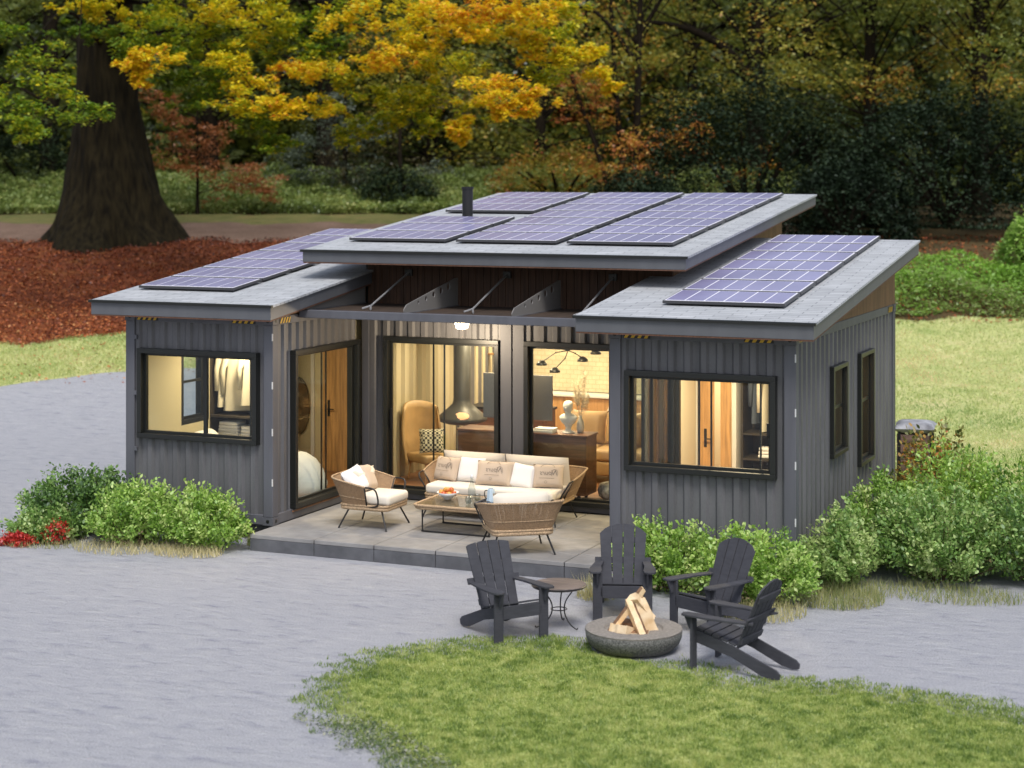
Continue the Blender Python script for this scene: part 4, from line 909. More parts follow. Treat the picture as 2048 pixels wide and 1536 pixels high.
for k in range(3):
    a = R(100+120*k); c, s = math.cos(a), math.sin(a)
    MB().tube(smoothpath([(c*.22, s*.22, .45), (c*.10, s*.10, .3), (c*.085, s*.085, .17), (c*.16, s*.16, .06), (c*.26, s*.26, .012), (c*.28, s*.28, .03)], 5), .008, 6).build('leg', DARK, st, smooth=True)
MB().tube([(.09*math.cos(a), .09*math.sin(a), .2) for a in np.linspace(0, 2*math.pi, 17)[:-1]], .006, 6, closed=True).build('leg_ring', DARK, st)
fb = thing('fire_bowl', 'round speckled grey concrete fire bowl filled with black stones', 'fire bowl', (8.95, -3.42, GZ))
STONE = mat('speckled_concrete', (.045, .047, .045), .85, col2=(.16, .16, .15), vscale=55, bump=.4, bscale=60, detail=2); STONET = mat('bowl_top', (.22, .2, .18), .8, var=.2, vscale=30, bump=.2, bscale=60)
MB().lathe([(.36, 0), (.43, .015), (.49, .07), (.515, .13), (.525, .205), (.5, .206)], 72).build('bowl_side', STONE, fb, smooth=True)
MB().lathe([(.52, .2065), (.523, .222), (.51, .228), (.32, .226), (.305, .21), (.29, .12), (.01, .11)], 72).build('bowl_top', STONET, fb, smooth=False)
pc = []; mb = MB()
for k in range(330):
    r = .28*math.sqrt(random.random()); a = random.uniform(0, 6.28); s_ = random.uniform(.012, .026); M = Tm(r*math.cos(a), r*math.sin(a), .13+random.uniform(0, .02), random.uniform(0, 3), random.uniform(0, 3))
    b = bmesh.new(); bmesh.ops.create_icosphere(b, subdivisions=1, radius=s_)
    mb.add([M @ (v.co*random.uniform(.75, 1.2)) for v in b.verts], [tuple(v.index for v in f.verts) for f in b.faces]); b.free()
o = mb.build('lava_stones', mat('lava_black', (.03, .028, .03), .6, var=.4, vscale=20), None); o.location = (8.95, -3.42, GZ); tag(o, 'black lava stones filling the fire bowl', 'stones', kind='stuff')
LOGW = mat('split_wood', (.68, .46, .24), .7, col2=(.85, .68, .46), vscale=3, stretch=(3, 3, 3), bump=.15, bscale=30)
BARK = mat('log_bark', (.2, .11, .06), .85, var=.3, vscale=12, bump=.4, bscale=25)
def log(lab, p, q, w, roll=0, thick=.7):
    """split billet from p to q, wedge section; bark on the round side"""
    w *= 1.3; p, q = Vector(p), Vector(q); L_ = (q-p).length; t = thing('firewood_log', lab, 'log', (8.93+p.x, -3.42+p.y, GZ+p.z), 0, 'split logs stacked in the fire bowl')
    M = (q-p).to_track_quat('Z', 'Y').to_matrix().to_4x4() @ Matrix.Rotation(roll, 4, 'Z')
    sec = [(-w/2, -w*thick/2), (w/2, -w*thick/2), (w*.48, w*.1), (w*.1, w*thick/2), (-w*.42, w*.3)]
    vs = []; ns = 6
    for i in range(ns+1):
        z = L_*i/ns; k = 1+random.uniform(-.07, .07)
        for x, y in sec: vs.append(M @ Vector((x*k+random.uniform(-.003, .003), y*k+random.uniform(-.003, .003), z+(random.uniform(-.012, .012) if i in (0, ns) else 0))))
    n = len(sec); f0 = [(i*n+k, i*n+(k+1) % n, (i+1)*n+(k+1) % n, (i+1)*n+k) for i in range(ns) for k in (0, 1, 4)]; f0 += [tuple(range(n-1, -1, -1)), tuple(ns*n+k for k in range(n))]
    f1 = [(i*n+k, i*n+(k+1) % n, (i+1)*n+(k+1) % n, (i+1)*n+k) for i in range(ns) for k in (2, 3)]
    MB().add(vs, f0).build('split_face', LOGW, t, bevel=0); MB().add(vs, f1).build('bark', BARK, t); return t
log('longest thin log leaning up to the right over the other logs', (-.22, -.16, .16), (.10, .06, .64), .065, .3)
log('thick split log leaning across the front of the stack', (.20, -.17, .17), (-.03, .0, .5), .11, 1.2)
log('pale log leaning behind the thick front log', (.22, .06, .15), (.07, .02, .52), .10, 2.0)
log('brown-ended log propped at the top of the stack', (.16, .14, .3), (.02, -.02, .56), .12, .5)
log('short pale log lying flat at the front left of the bowl', (-.16, -.1, .19), (.06, -.19, .2), .15, 2.8)
log('short log lying at the front right of the bowl', (.02, -.14, .18), (.23, -.10, .18), .12, .2)
log('short log lying at the back left of the bowl', (-.15, .08, .2), (.05, .02, .22), .14, 1.0)

# ------------------------------------------------ planting near the house
GREEN = leafmat('shrub_leaves', [(0, (.09, .2, .02)), (.5, (.36, .58, .10)), (1, (.70, .80, .30))], trans=.45)
GREEND = leafmat('dark_shrub_leaves', [(0, (.06, .13, .03)), (.5, (.24, .42, .09)), (1, (.56, .66, .26))], trans=.4)
DRY = leafmat('dry_leaves', [(0, (.2, .16, .08)), (.5, (.38, .3, .15)), (1, (.55, .45, .28))])
TWIG = mat('twig', (.12, .08, .045), .9)
def stemshrub(name, lab, base, rx, ry, h, nst, nl, lsize, m, tint=.5, group=None, cat='bush', up=.45, hexa=True, seed=1, ty=0, low=.12, shell=1.0):
    """many stems rising from the foot, leaves in whorls along them"""
    g = np.random.default_rng(seed); t = thing(name, lab, cat, base, 0, group)
    mb = MB(); Pl = []; Dl = []; Tl = []
    for i in range(nst):
        a = g.uniform(0, 6.283); q = math.sqrt(g.uniform(.0, 1)); th = q*1.35
        f = g.uniform(.86, 1.12)
        tip = np.array([math.cos(a)*rx*math.sin(th)*f, math.sin(a)*ry*math.sin(th)*f, h*(low+(1-low)*math.cos(th))*f])
        st_ = np.array([math.cos(a)*rx*.25*q, math.sin(a)*ry*.25*q, 0]); mid = st_*.5+tip*.5+np.array([0, 0, h*.1*(1-q)])+g.normal(0, .03, 3)
        if i % 3 == 0: mb.tube([st_, mid, tip], [.008, .006, .003], 4, caps=False)
        n = nl; tt = 1-np.abs(g.normal(0, .36, n))*shell; tt = np.clip(tt, .08, 1)
        pp = ((1-tt)**2)[:, None]*st_+(2*tt*(1-tt))[:, None]*mid+(tt**2)[:, None]*tip+g.normal(0, .025+.035*rx*.5, (n, 3))
        pp[:, 2] = np.maximum(pp[:, 2], .02)
        d = (tip-st_)/np.linalg.norm(tip-st_)*up+g.normal(0, .55, (n, 3)); d[:, 2] += .15
        Pl.append(pp); Dl.append(d); Tl.append(np.full(n, tint+g.normal(0, .16)))
    mb.build('stem', TWIG, t)
    if cat == 'bush':
        k = g.integers(0, len(Pl), 9); q_ = np.concatenate([Pl[i][:5] for i in k]); q_[:, 2] *= .45; leaves('dead_leaves', q_, lsize*.9, .6, DRY, t, flat=.6, jit=.25)
    leaves('foliage', np.concatenate(Pl), lsize, np.concatenate(Tl), m, t, dirs=np.concatenate(Dl), ratio=.62, jit=.17, hexa=hexa, flat=.6)
    return t
def gz(x, y): return (x, y, float(terr(x, y))-.02)
bl = 'leafy shrubs along the house front'
stemshrub('leafy_shrub', 'bright green leafy shrub in front of the left wing, farther from the patio', gz(.85, -.85), .85, .5, .84, 109, 74, .055, GREEN, .5, bl, seed=2)
stemshrub('leafy_shrub', 'bright green leafy shrub in front of the left wing, beside the patio slab', gz(1.75, -.75), .7, .45, .84, 97, 74, .055, GREEN, .55, bl, seed=3)
stemshrub('dark_shrub', 'darker green mounded shrub at the outer corner of the left wing', gz(-.42, -.32), 1.0, .85, .92, 144, 84, .055, GREEND, .22, None, seed=4)
stemshrub('dark_shrub', 'low olive shrub sloping down at the far left behind the red flowers', gz(-.62, -1.0), .62, .45, .42, 84, 67, .055, GREEND, .6, None, seed=5)
stemshrub('leafy_shrub', 'bright green leafy shrub behind the middle fireside chair', gz(8.45, -.62), .78, .5, .88, 114, 76, .055, GREEN, .52, bl, seed=6)
stemshrub('leafy_shrub', 'bright green leafy shrub at the front corner of the right wing', gz(9.6, -.85), .74, .55, .92, 114, 76, .055, GREEN, .55, bl, seed=7)
stemshrub('leafy_shrub', 'shaggy green shrub climbing along the side wall of the right wing', gz(10.3, .5), .5, .8, .95, 103, 74, .055, GREEND, .72, bl, seed=8)
stemshrub('leafy_shrub', 'tall thin green shrub below the side windows of the right wing', gz(10.5, 1.9), .5, .8, 1.2, 103, 74, .055, GREEN, .35, bl, seed=9)
big = 'large shrubs to the right of the house'
stemshrub('large_shrub', 'large green shrub right of the side wall, nearest the gravel', gz(11.4, 1.3), 1.0, .9, 1.15, 180, 84, .055, GREEND, .62, big, seed=10)
stemshrub('large_shrub', 'large dark green shrub at the right picture edge beside the gravel', gz(12.7, 1.6), 1.0, .9, 1.2, 180, 84, .055, GREEND, .5, big, seed=11)
stemshrub('large_shrub', 'broad green shrub behind the others at the right picture edge', gz(12.4, 3.2), 1.2, 1.0, 1.25, 180, 80, .055, GREEN, .3, big, seed=12)
stemshrub('large_shrub', 'green shrub with pale flower heads behind the right wing corner', gz(11.2, 3.1), .8, .9, 1.5, 132, 76, .055, GREEN, .45, big, seed=13)
stemshrub('flowering_shrub', 'shrub with orange and yellow flowers behind the rear corner of the right wing', gz(10.75, 4.6), .7, .7, 1.45, 80, 40, .07, leafmat('orange_flowers', [(0, (.08, .14, .03)), (.5, (.25, .25, .06)), (.75, (.6, .3, .05)), (1, (.6, .16, .05))]), .5, None, seed=14)
stemshrub('dry_shrub', 'grey dry looking shrub on the meadow at the right picture edge', gz(12.6, 7.0), .85, .5, 1.25, 90, 40, .06, leafmat('grey_shrub_leaves', [(0, (.04, .035, .03)), (.5, (.1, .1, .07)), (1, (.3, .29, .22))]), .45, None, seed=15)
RED = leafmat('red_flowers_mat', [(0, (.35, .02, .015)), (.6, (.65, .04, .03)), (1, (.75, .16, .06))])
stemshrub('red_flowers', 'clump of red flowers at the left edge beside the shrubs', gz(-.72, -1.52), .26, .16, .13, 60, 26, .045, RED, .5, None, 'flowers', seed=16)
stemshrub('red_flowers', 'red flowers growing out of the dark shrub at the left', gz(-.25, -1.28), .2, .14, .34, 36, 16, .04, RED, .55, None, 'flowers', seed=17)
def grassmesh(name, X, Y, hgt, m, tint, parent=None, wd=.006, lean=.35, dz=0, jit=.15):
    n = len(X); g = rng; a = g.uniform(0, 6.283, n); hgt = np.asarray(hgt)*g.uniform(.6, 1.25, n); ln = np.abs(g.normal(0, lean, n))*hgt
    b = g.uniform(0, 6.283, n); Z = terr(X, Y)+dz
    p0 = np.stack([X, Y, Z], 1); s = np.stack([np.cos(a), np.sin(a), np.zeros(n)], 1)*wd; d = np.stack([np.cos(b)*ln, np.sin(b)*ln, hgt], 1)
    V = np.stack([p0-s, p0+s, p0+d], 1).reshape(-1, 3); FC = np.arange(n*3).reshape(-1, 3)
    T = np.repeat(np.clip(tint+g.normal(0, jit, n), 0, 1), 3)
    return npmesh(name, V, FC, 3, m, parent, T)
TUFT = leafmat('dry_grass', [(0, (.16, .24, .06)), (.5, (.5, .46, .2)), (1, (.82, .7, .42))], trans=.4)
def tuft(lab, x, y, r, h, n, tint=.6, rx=1):
    n = int(n*.6); r *= 1.25; h *= .85
    a = rng.uniform(0, 6.283, n); q = np.sqrt(rng.uniform(0, 1, n))*r; o = grassmesh('grass_tuft', x+np.cos(a)*q*rx, y+np.sin(a)*q, np.full(n, h), TUFT, np.full(n, tint), wd=.005, lean=.5)
    return tag(o, lab, 'grass tuft', 'dry grass tufts at the foot of the shrubs')
tuft('pale dry grass tuft between the round side table and the middle fireside chair', 7.75, -1.35, .2, .3, 500, .6)
tuft('dry grass fringe below the shrub at the right wing corner', 9.75, -1.35, .45, .16, 1500, .55)
tuft('low dry grass fringe between the corner shrub and the large right shrubs', 10.45, -.35, .45, .18, 2200, .28)
tuft('dry grass fringe under the left shrubs, left half', .7, -1.3, .3, .13, 900, .75, 1.6)
tuft('dry grass fringe under the left shrubs, beside the patio', 1.75, -1.1, .28, .15, 1200, .8, 1.6)
tuft('greenish dry fringe at the far left below the olive shrub', -.5, -1.35, .3, .1, 900, .35, 1.8)
tuft('small green tuft at the corner of the patio slab', 2.32, -.25, .1, .2, 220, .15)
tuft('dry grass fringe under the large right shrubs', 11.5, .4, .4, .12, 2200, .25, 2.2)
# weathered box behind the right wing
wb = thing('log_store', 'weathered timber box with a pale cover behind the right wing', 'log store', (9.86, 7.6, GZ), R(8)); wb.scale = (.78, .85, .8)
for k in range(6): MB().box(-.35, -.4, .06+k*.19, .33, .4, .24+k*.19-.012).build('plank', mat('old_timber', (.16, .1, .08), .85, var=.4, vscale=4, stretch=(1, 6, 3), bump=.2, bscale=20), wb, bevel=.008)
for x in (-.33, .31):
    for y in (-.38, .38): MB().box(x-.03+.03, y-.03, 0, x+.03+.03, y+.03, 1.24).build('post', DARK, wb)
MB().pillow(.85, .95, .22, Tm(0, 0, 1.3)).build('cover', mat('grey_cover', (.45, .46, .5), .7, col2=(.08, .08, .09), vscale=3), wb, smooth=True)

# ------------------------------------------------ front lawn with a loose edge
lp = [at(u, v) for u, v in ((600, 1378), (645, 1338), (705, 1302), (800, 1285), (950, 1276), (1090, 1270), (1170, 1275), (1280, 1292), (1370, 1318), (1500, 1352), (1620, 1352), (1740, 1362), (1860, 1378), (1960, 1398), (2060, 1418))]
lp += [Vector((16.5, -5.3, 0)), Vector((17, -12, 0)), Vector((9.5, -12, 0)), at(800, 1560), at(700, 1490), at(628, 1448)]
LPx = np.array([p.x for p in lp]); LPy = np.array([p.y for p in lp])
def inside(X, Y):
    c = np.zeros(len(X), bool); n = len(LPx); j = n-1
    for i in range(n):
        k = ((LPy[i] > Y) != (LPy[j] > Y)) & (X < (LPx[j]-LPx[i])*(Y-LPy[i])/(LPy[j]-LPy[i]+1e-12)+LPx[i]); c ^= k; j = i
    return c
def edged(X, Y):
    d = np.full(len(X), 1e9); n = len(LPx)
    for i in range(n):
        ax, ay = LPx[i], LPy[i]; bx, by = LPx[(i+1) % n]-ax, LPy[(i+1) % n]-ay; t = np.clip(((X-ax)*bx+(Y-ay)*by)/(bx*bx+by*by), 0, 1); d = np.minimum(d, np.hypot(X-ax-t*bx, Y-ay-t*by))
    return np.where(inside(X, Y), d, -d)
def vnoise(X, Y, sc, seed):
    g = np.random.default_rng(seed); T = g.uniform(0, 1, (64, 64)); x = X*sc+100; y = Y*sc+100; i = np.floor(x).astype(int); j = np.floor(y).astype(int); fx = x-i; fy = y-j; fx = fx*fx*(3-2*fx); fy = fy*fy*(3-2*fy)
    a = T[i % 64, j % 64]; b = T[(i+1) % 64, j % 64]; c = T[i % 64, (j+1) % 64]; d = T[(i+1) % 64, (j+1) % 64]
    return (a*(1-fx)+b*fx)*(1-fy)+(c*(1-fx)+d*fx)*fy
cx_, cy_ = LPx.mean(), LPy.mean()
ring0 = []
for i in range(len(lp)):
    a = np.array([LPx[i], LPy[i]]); b = np.array([LPx[(i+1) % len(lp)], LPy[(i+1) % len(lp)]])
    for t in np.linspace(0, 1, 7)[:-1]: ring0.append(a+(b-a)*t)
pts = []
for p in ring0: c = np.array([10.5, -7.0]); d = c-p; pts.append(p+d/np.linalg.norm(d)*(.62+.14*math.sin(p[0]*9+p[1]*7)))
V = [(10.5, -7, GZ-.004)]+[(p[0], p[1], GZ-.004) for p in pts]
o = npmesh('lawn_soil', V, [(0, 1+i, 1+(i+1) % len(pts)) for i in range(len(pts))], 3, GRASSG); o['kind'] = 'structure'
LAWN = leafmat('lawn_blades', [(0, (.13, .22, .03)), (.45, (.35, .44, .10)), (1, (.62, .64, .24))], trans=.42)
n = 520000; X = rng.uniform(5.6, 15.5, n); Y = rng.uniform(-10.2, -3.2, n)
s_ = sdist(X, Y); w_ = (X-CO[0])*RT[0]+(Y-CO[1])*RT[1]; keep = (np.abs(w_/s_) < .34) & (s_ > 15.2); X, Y = X[keep], Y[keep]
e = edged(X, Y)+(vnoise(X, Y, 3.5, 1)-.5)*.3+(vnoise(X, Y, 9, 2)-.5)*.25
pr = np.clip((e+.05)/.5, 0, 1)**.8*np.where(e > .45, 1, .8)
keep = rng.uniform(0, 1, len(X)) < pr; X, Y, e = X[keep], Y[keep], e[keep]
bd = np.hypot(X-9.0, Y+3.42) > .5; X, Y, e = X[bd], Y[bd], e[bd]
tn = .44+(vnoise(X, Y, 1.1, 3)-.5)*.25+(vnoise(X, Y, 9, 4)-.5)*.7+(vnoise(X, Y, 22, 24)-.5)*.5-.25*np.clip((.5-e)/.5, 0, 1)
hh_ = .022+.022*vnoise(X, Y, 9, 5)
o = grassmesh('lawn_grass', X, Y, hh_, LAWN, tn, wd=.0055, lean=.7, dz=-.006, jit=.2); tag(o, 'short patchy green grass of the front lawn', 'grass', kind='stuff')
# low weeds in the lower-left corner of the lawn
n = 9000; X = rng.uniform(6.2, 9.6, n); Y = rng.uniform(-9.3, -6.6, n); e = edged(X, Y); k = (e > -.25+.3*vnoise(X, Y, 4, 8)) & (e < .55) & (Y < -6.9); X, Y = X[k], Y[k]
WEED = leafmat('weed_leaves', [(0, (.05, .1, .03)), (.5, (.16, .2, .09)), (1, (.42, .42, .3))])
leaves('low_weeds', np.stack([X, Y, np.full(len(X), GZ+.01)+rng.uniform(0, .04, len(X))], 1), .035, .5, WEED, kind='stuff', flat=.5, jit=.3)
# meadow grass on the slopes left and right behind the house
def scat(n, smin, smax, wmin, wmax, f=None):
    s = rng.uniform(smin, smax, n); w = rng.uniform(wmin, wmax, n); X = CO[0]+FW[0]*s+RT[0]*w; Y = CO[1]+FW[1]*s+RT[1]*w
    if f is not None: k = f(s, w); s, w, X, Y = s[k], w[k], X[k], Y[k]
    return s, w, X, Y
vA = np.vectorize(gA); vB = np.vectorize(gB); vC = np.vectorize(gC); vE = np.vectorize(gE)
MEAD = leafmat('meadow_blades', [(0, (.26, .38, .1)), (.5, (.52, .58, .2)), (.85, (.74, .68, .36)), (1, (.8, .56, .3))], trans=.4)
s, w, X, Y = scat(130000, 24, 48, 4.5, 19, lambda s, w: (s > vA(w)+.1) & (s < vB(w)) & (w/s < .40) & (w/s > .12))
o = grassmesh('meadow_grass', X, Y, np.full(len(X), .05), MEAD, .42+(vnoise(X, Y, .5, 6)-.5)*.7+(vnoise(X, Y, 2.2, 7)-.5)*.5, wd=.011, lean=.8); tag(o, 'pale grass of the meadow right of the house', 'grass', kind='stuff')
s, w, X, Y = scat(80000, 38, 48, -21, -6, lambda s, w: (s > vA(w)-.15+.3*rng.uniform(0, 1, len(s))) & (s < vB(w)+.1) & (w/s > -.42))
o = grassmesh('meadow_grass', X, Y, np.full(len(X), .055), MEAD, .4+(vnoise(X, Y, .5, 6)-.5)*.5+(vnoise(X, Y, 2.2, 7)-.5)*.4, wd=.013, lean=.8); tag(o, 'pale green grass strip left of the house', 'grass', kind='stuff')
LEAFL = leafmat('fallen_leaves', [(0, (.07, .02, .01)), (.4, (.29, .065, .018)), (.75, (.48, .15, .04)), (1, (.6, .32, .12))], trans=.1)
s, w, X, Y = scat(98000, 43, 60, -25, 3, lambda s, w: (s > vB(w)-.2*rng.uniform(0, 1, len(s))) & (s < vC(w)+.3) & (w/s > -.42))
leaves('fallen_leaves', np.stack([X, Y, terr(X, Y)+.01+rng.uniform(0, .05, len(X))], 1), .085, .42-(s-46)/14*.25+(vnoise(X, Y, .4, 9)-.5)*.35, LEAFL, kind='stuff', flat=.45, jit=.22)
s, w, X, Y = scat(4000, 47, 58, 7, 17)
leaves('fallen_leaves', np.stack([X, Y, terr(X, Y)+.01+rng.uniform(0, .04, len(X))], 1), .1, .4, LEAFL, kind='stuff', flat=.45, jit=.25)

s, w, X, Y = scat(500, 41, 46, -16, -6); k = s < vB(w)
leaves('fallen_leaves', np.stack([X[k], Y[k], terr(X[k], Y[k])+.05], 1), .085, .6, LEAFL, kind='stuff', flat=.4, jit=.3)
# ------------------------------------------------ woodland
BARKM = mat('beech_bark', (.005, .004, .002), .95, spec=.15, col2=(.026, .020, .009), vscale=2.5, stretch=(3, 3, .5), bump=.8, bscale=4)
BARKD = mat('dark_bark', (.014, .010, .006), .95, spec=.15, var=.4, vscale=3, stretch=(3, 3, .6), bump=.5, bscale=6)
def trunk(mb, pts, rad, n=16, ridge=0, seed=0):
    P = smoothpath(pts, 6); N = len(P); g = np.random.default_rng(seed); ph = g.uniform(0, 6.28, 4); vs = []; fs = []
    for i, p in enumerate(P):
        t = i/(N-1)*(len(rad)-1); k = min(int(t), len(rad)-2); r = rad[k]+(rad[k+1]-rad[k])*(t-k)
        fl = ridge*max(0, 1-i/(N-1)*3.5)
        for j in range(n):
            a = 2*math.pi*j/n; rr = r*(1+fl*(.35*math.sin(3*a+ph[0])+.25*math.sin(5*a+ph[1])+.12*math.sin(9*a+ph[2]))+.05*math.sin(6*a+i*.4+ph[3])+(.018*math.sin(23*a+1.3*math.sin(i*.5))+.012*math.sin(37*a+i*.2) if n > 50 else 0)); vs.append((p.x+rr*math.cos(a), p.y+rr*math.sin(a), p.z))
    for i in range(N-1):
        for j in range(n): fs.append((i*n+j, i*n+(j+1) % n, (i+1)*n+(j+1) % n, (i+1)*n+j))
    mb.add(vs, fs); return mb
def clumps(centers, rads, nper, flat=.45, g=rng, sprays=6, sz=.3, q0=.45, q1=.8, osp=1.0):
    """leaf points: each lobe is a few flattish, slightly drooping sprays"""
    P = []; I = []
    for ci, (c, r) in enumerate(zip(centers, rads)):
        for k in range(sprays):
            o = g.normal(0, .45, 3)*np.array([1, 1, flat*1.1])*r; n = int(nper/sprays); a = g.uniform(0, 6.283, n); q = np.sqrt(g.uniform(0, 1, n))*r*g.uniform(q0, q1)
            el = g.uniform(.35, 1); an = g.uniform(0, 3.14); x = np.cos(a)*q; y = np.sin(a)*q*el; xx = x*math.cos(an)-y*math.sin(an); yy = x*math.sin(an)+y*math.cos(an)
            z = g.normal(0, .05*r+.02, n)-.25*(q/r)**2*r+xx*g.normal(0, .18)
            P.append(np.array(c)+o*osp+np.stack([xx, yy, z], 1)); I.append(np.full(n, ci))
    return np.concatenate(P), np.concatenate(I)
# the great beech
bb = at(228, 474); beech = thing('beech_tree', 'great beech with a broad dark trunk and yellowing leaves at the left', 'tree', bb)
bs = sdist(bb.x, bb.y); tp = [pt(u, v, bs)-bb for u, v in ((228, 492), (226, 450), (224, 380), (220, 300), (216, 210), (213, 100), (210, 0), (205, -150), (200, -400), (200, -700))]
k_ = bs/F; tp[0].z -= .2
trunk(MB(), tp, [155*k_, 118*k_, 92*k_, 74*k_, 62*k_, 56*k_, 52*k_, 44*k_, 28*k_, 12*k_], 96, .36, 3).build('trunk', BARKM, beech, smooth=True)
lobes = [(50,110,75,.32,48),(110,165,70,.38,47),(25,205,70,.3,46),(150,225,60,.25,46),(70,255,55,.35,46),(0,60,60,.25,47),(170,60,45,.15,52),
 (215,22,45,.62,50),(165,15,40,.6,50),(300,60,60,.35,49),(270,100,45,.3,48),(350,110,60,.3,49),(305,118,50,.72,47),(265,128,28,.78,47),(285,150,28,.75,47),(420,60,60,.4,50),(400,15,60,.62,50),(340,10,50,.45,51),
 (430,150,55,.3,50),(450,120,50,.62,48),(400,205,50,.2,50),(500,170,55,.68,48),(545,205,60,.74,48),(590,215,50,.72,48),(480,215,45,.55,48),(520,245,45,.3,49),(555,285,35,.3,49),(450,20,50,.66,49),(500,60,50,.58,49),
 (540,20,50,.55,49),(560,90,55,.4,50),(610,60,50,.25,51),(650,90,55,.22,51),(575,135,40,.85,49),(625,140,45,.72,48),(700,45,65,.7,49),(720,15,55,.72,49),(735,125,60,.74,48),(790,125,45,.78,48),(690,150,50,.55,50),(660,30,45,.4,51),
 (800,70,60,.66,49),(860,40,60,.72,49),(900,20,60,.82,48),(960,12,60,.86,48),(1020,12,55,.8,48),(1070,25,45,.74,48),(860,90,50,.7,49),(920,65,50,.74,48),(980,60,50,.62,50),(1045,60,50,.72,49),(1075,100,45,.75,49),
 (870,140,55,.6,50),(820,195,60,.55,50),(890,200,55,.5,50),(920,245,32,.72,49),(925,272,22,.75,49),(850,250,40,.45,50),(740,250,40,.42,51),(700,275,40,.45,51),(790,240,40,.5,51),(1000,170,60,.78,47),(1040,200,45,.78,47),(960,190,50,.66,48),(1015,218,38,.8,47),(1060,222,22,.8,47),
 (1100,110,50,.6,49),(1150,110,45,.66,49),(1190,105,25,.7,49),(1110,60,45,.5,50),(1200,150,32,.7,49),(1225,175,18,.74,49),(1090,150,45,.5,50),(760,190,50,.5,50),(660,215,40,.6,50),(300,30,50,.55,50),(240,65,40,.25,51),
 (820,20,55,.6,50),(560,50,50,.5,50),(470,95,50,.45,50),(380,90,55,.35,51),(640,120,50,.45,51),(930,130,50,.55,51),(360,165,45,.25,50),(1130,20,40,.55,51)]
cs, rs, ts = [], [], []
for u, v, r, ti, s_ in lobes: cs.append(np.array(pt(u, v, s_)-bb)); rs.append(r*s_/F*.98); ts.append(ti)
for k in range(60):      # the rest of the crown above the picture
    cs.append(np.array(pt(rng.uniform(-350, 1150), rng.uniform(-620, -60), rng.uniform(46, 66))-bb)); rs.append(rng.uniform(1.0, 1.9)); ts.append(rng.uniform(.2, .75))
Pp, I = clumps(cs, rs, 760, .42, sprays=15, q0=.12, q1=.46, osp=1.25)
BEECH = leafmat('beech_leaves', [(0, (.05, .13, .012)), (.3, (.20, .32, .02)), (.5, (.50, .52, .02)), (.68, (.88, .72, .02)), (.85, (.92, .60, .025)), (1, (.75, .25, .03))], trans=.45)
leaves('crown', Pp, .128, np.array(ts)[I]+rng.normal(0, .03, len(I)), BEECH, beech, flat=.35, ratio=.65, jit=.12)
mb = MB(); att = [tp[5], tp[6], tp[7], tp[8]]
for i, (c, r) in enumerate(zip(cs, rs)):
    if i % 3: continue
    a = att[i % 4]; e = Vector(c); m = a*.45+e*.55+Vector((0, 0, 1.2)); mb.tube(smoothpath([a, m, e], 5), [max(.012, .1*(1-t/10)**1.5) for t in range(11)], 5, caps=False)
mb.build('branch', BARKD, beech, smooth=True)
TREEL = leafmat('woodland_leaves', [(0, (.05, .075, .018)), (.25, (.125, .165, .03)), (.5, (.23, .26, .04)), (.72, (.46, .40, .05)), (.88, (.6, .3, .04)), (1, (.42, .12, .03))], trans=.45)
def tree(name, lab, u, s, h, tr, tint, crowns, n, ls=.16, lean=0, spread=.12, fork=0, branches=(), group='trees of the wood behind the house', m=None, smp=None):
    """woodland tree: foot on the terrain, tapered trunk, limbs and leaf lobes (offsets in metres: right, up, away, radius)"""
    p = pt(u, CY, s); b = Vector((p.x, p.y, float(terr(p.x, p.y)))); t = thing(name, lab, 'tree', b, 0, group)
    off = lambda w, z, d: Vector((RT[0]*w+FW[0]*d, RT[1]*w+FW[1]*d, z))
    tips = [off(0, -.2, 0), off(lean*.15, h*.1, 0), off(lean*.4, h*.35, 0), off(lean*.75, h*.65, 0), off(lean, h, 0)]
    mb = trunk(MB(), tips, [tr*1.7, tr*1.1, tr*.9, tr*.7, tr*.25], 14, .12, int(u) % 50)
    if fork: trunk(mb, [off(fork*.2, 0, .2), off(fork*.6, h*.3, .3), off(fork, h*.8, .4)], [tr*1.1, tr*.8, tr*.3], 10, 0, 3)
    mb.build('trunk', BARKD, t, smooth=True)
    C_ = [np.array(off(w, z, d)) for w, z, d, r in crowns]; R_ = [r for *_, r in crowns]
    Pp, I = clumps(C_, R_, max(60, n//len(C_)), .6, sprays=9)
    tt = tint+rng.normal(0, spread, len(C_)); leaves('crown', Pp, ls, tt[I], m or TREEL, t, flat=.45, jit=.1)
    mb = MB()
    for i, c in enumerate(C_):
        e = Vector(c); zz = min(h*.9, max(h*.15, e.z*.62)); a = off(lean*zz/h, zz, 0); mb.tube(smoothpath([a, a*.5+e*.5+Vector((0, 0, .3)), e], 4), [max(.015, tr*.2*(1-q/9)) for q in range(9)], 5, caps=False)
    for br in branches: mb.tube(smoothpath([off(*q) for q in br[:-1]], 5), [max(.03, br[-1]*(1-.7*q/(5*(len(br)-2)))) for q in range(5*(len(br)-2)+1)], 8, caps=False)
    mb.build('branch', BARKD, t, smooth=True); return t
def crown(n, w, z0, z1, d, r, seed):
    g = np.random.default_rng(seed); return [(g.normal(0, w*.5), g.uniform(z0, z1), g.normal(0, d*.5), r*g.uniform(.7, 1.3)) for _ in range(n)]
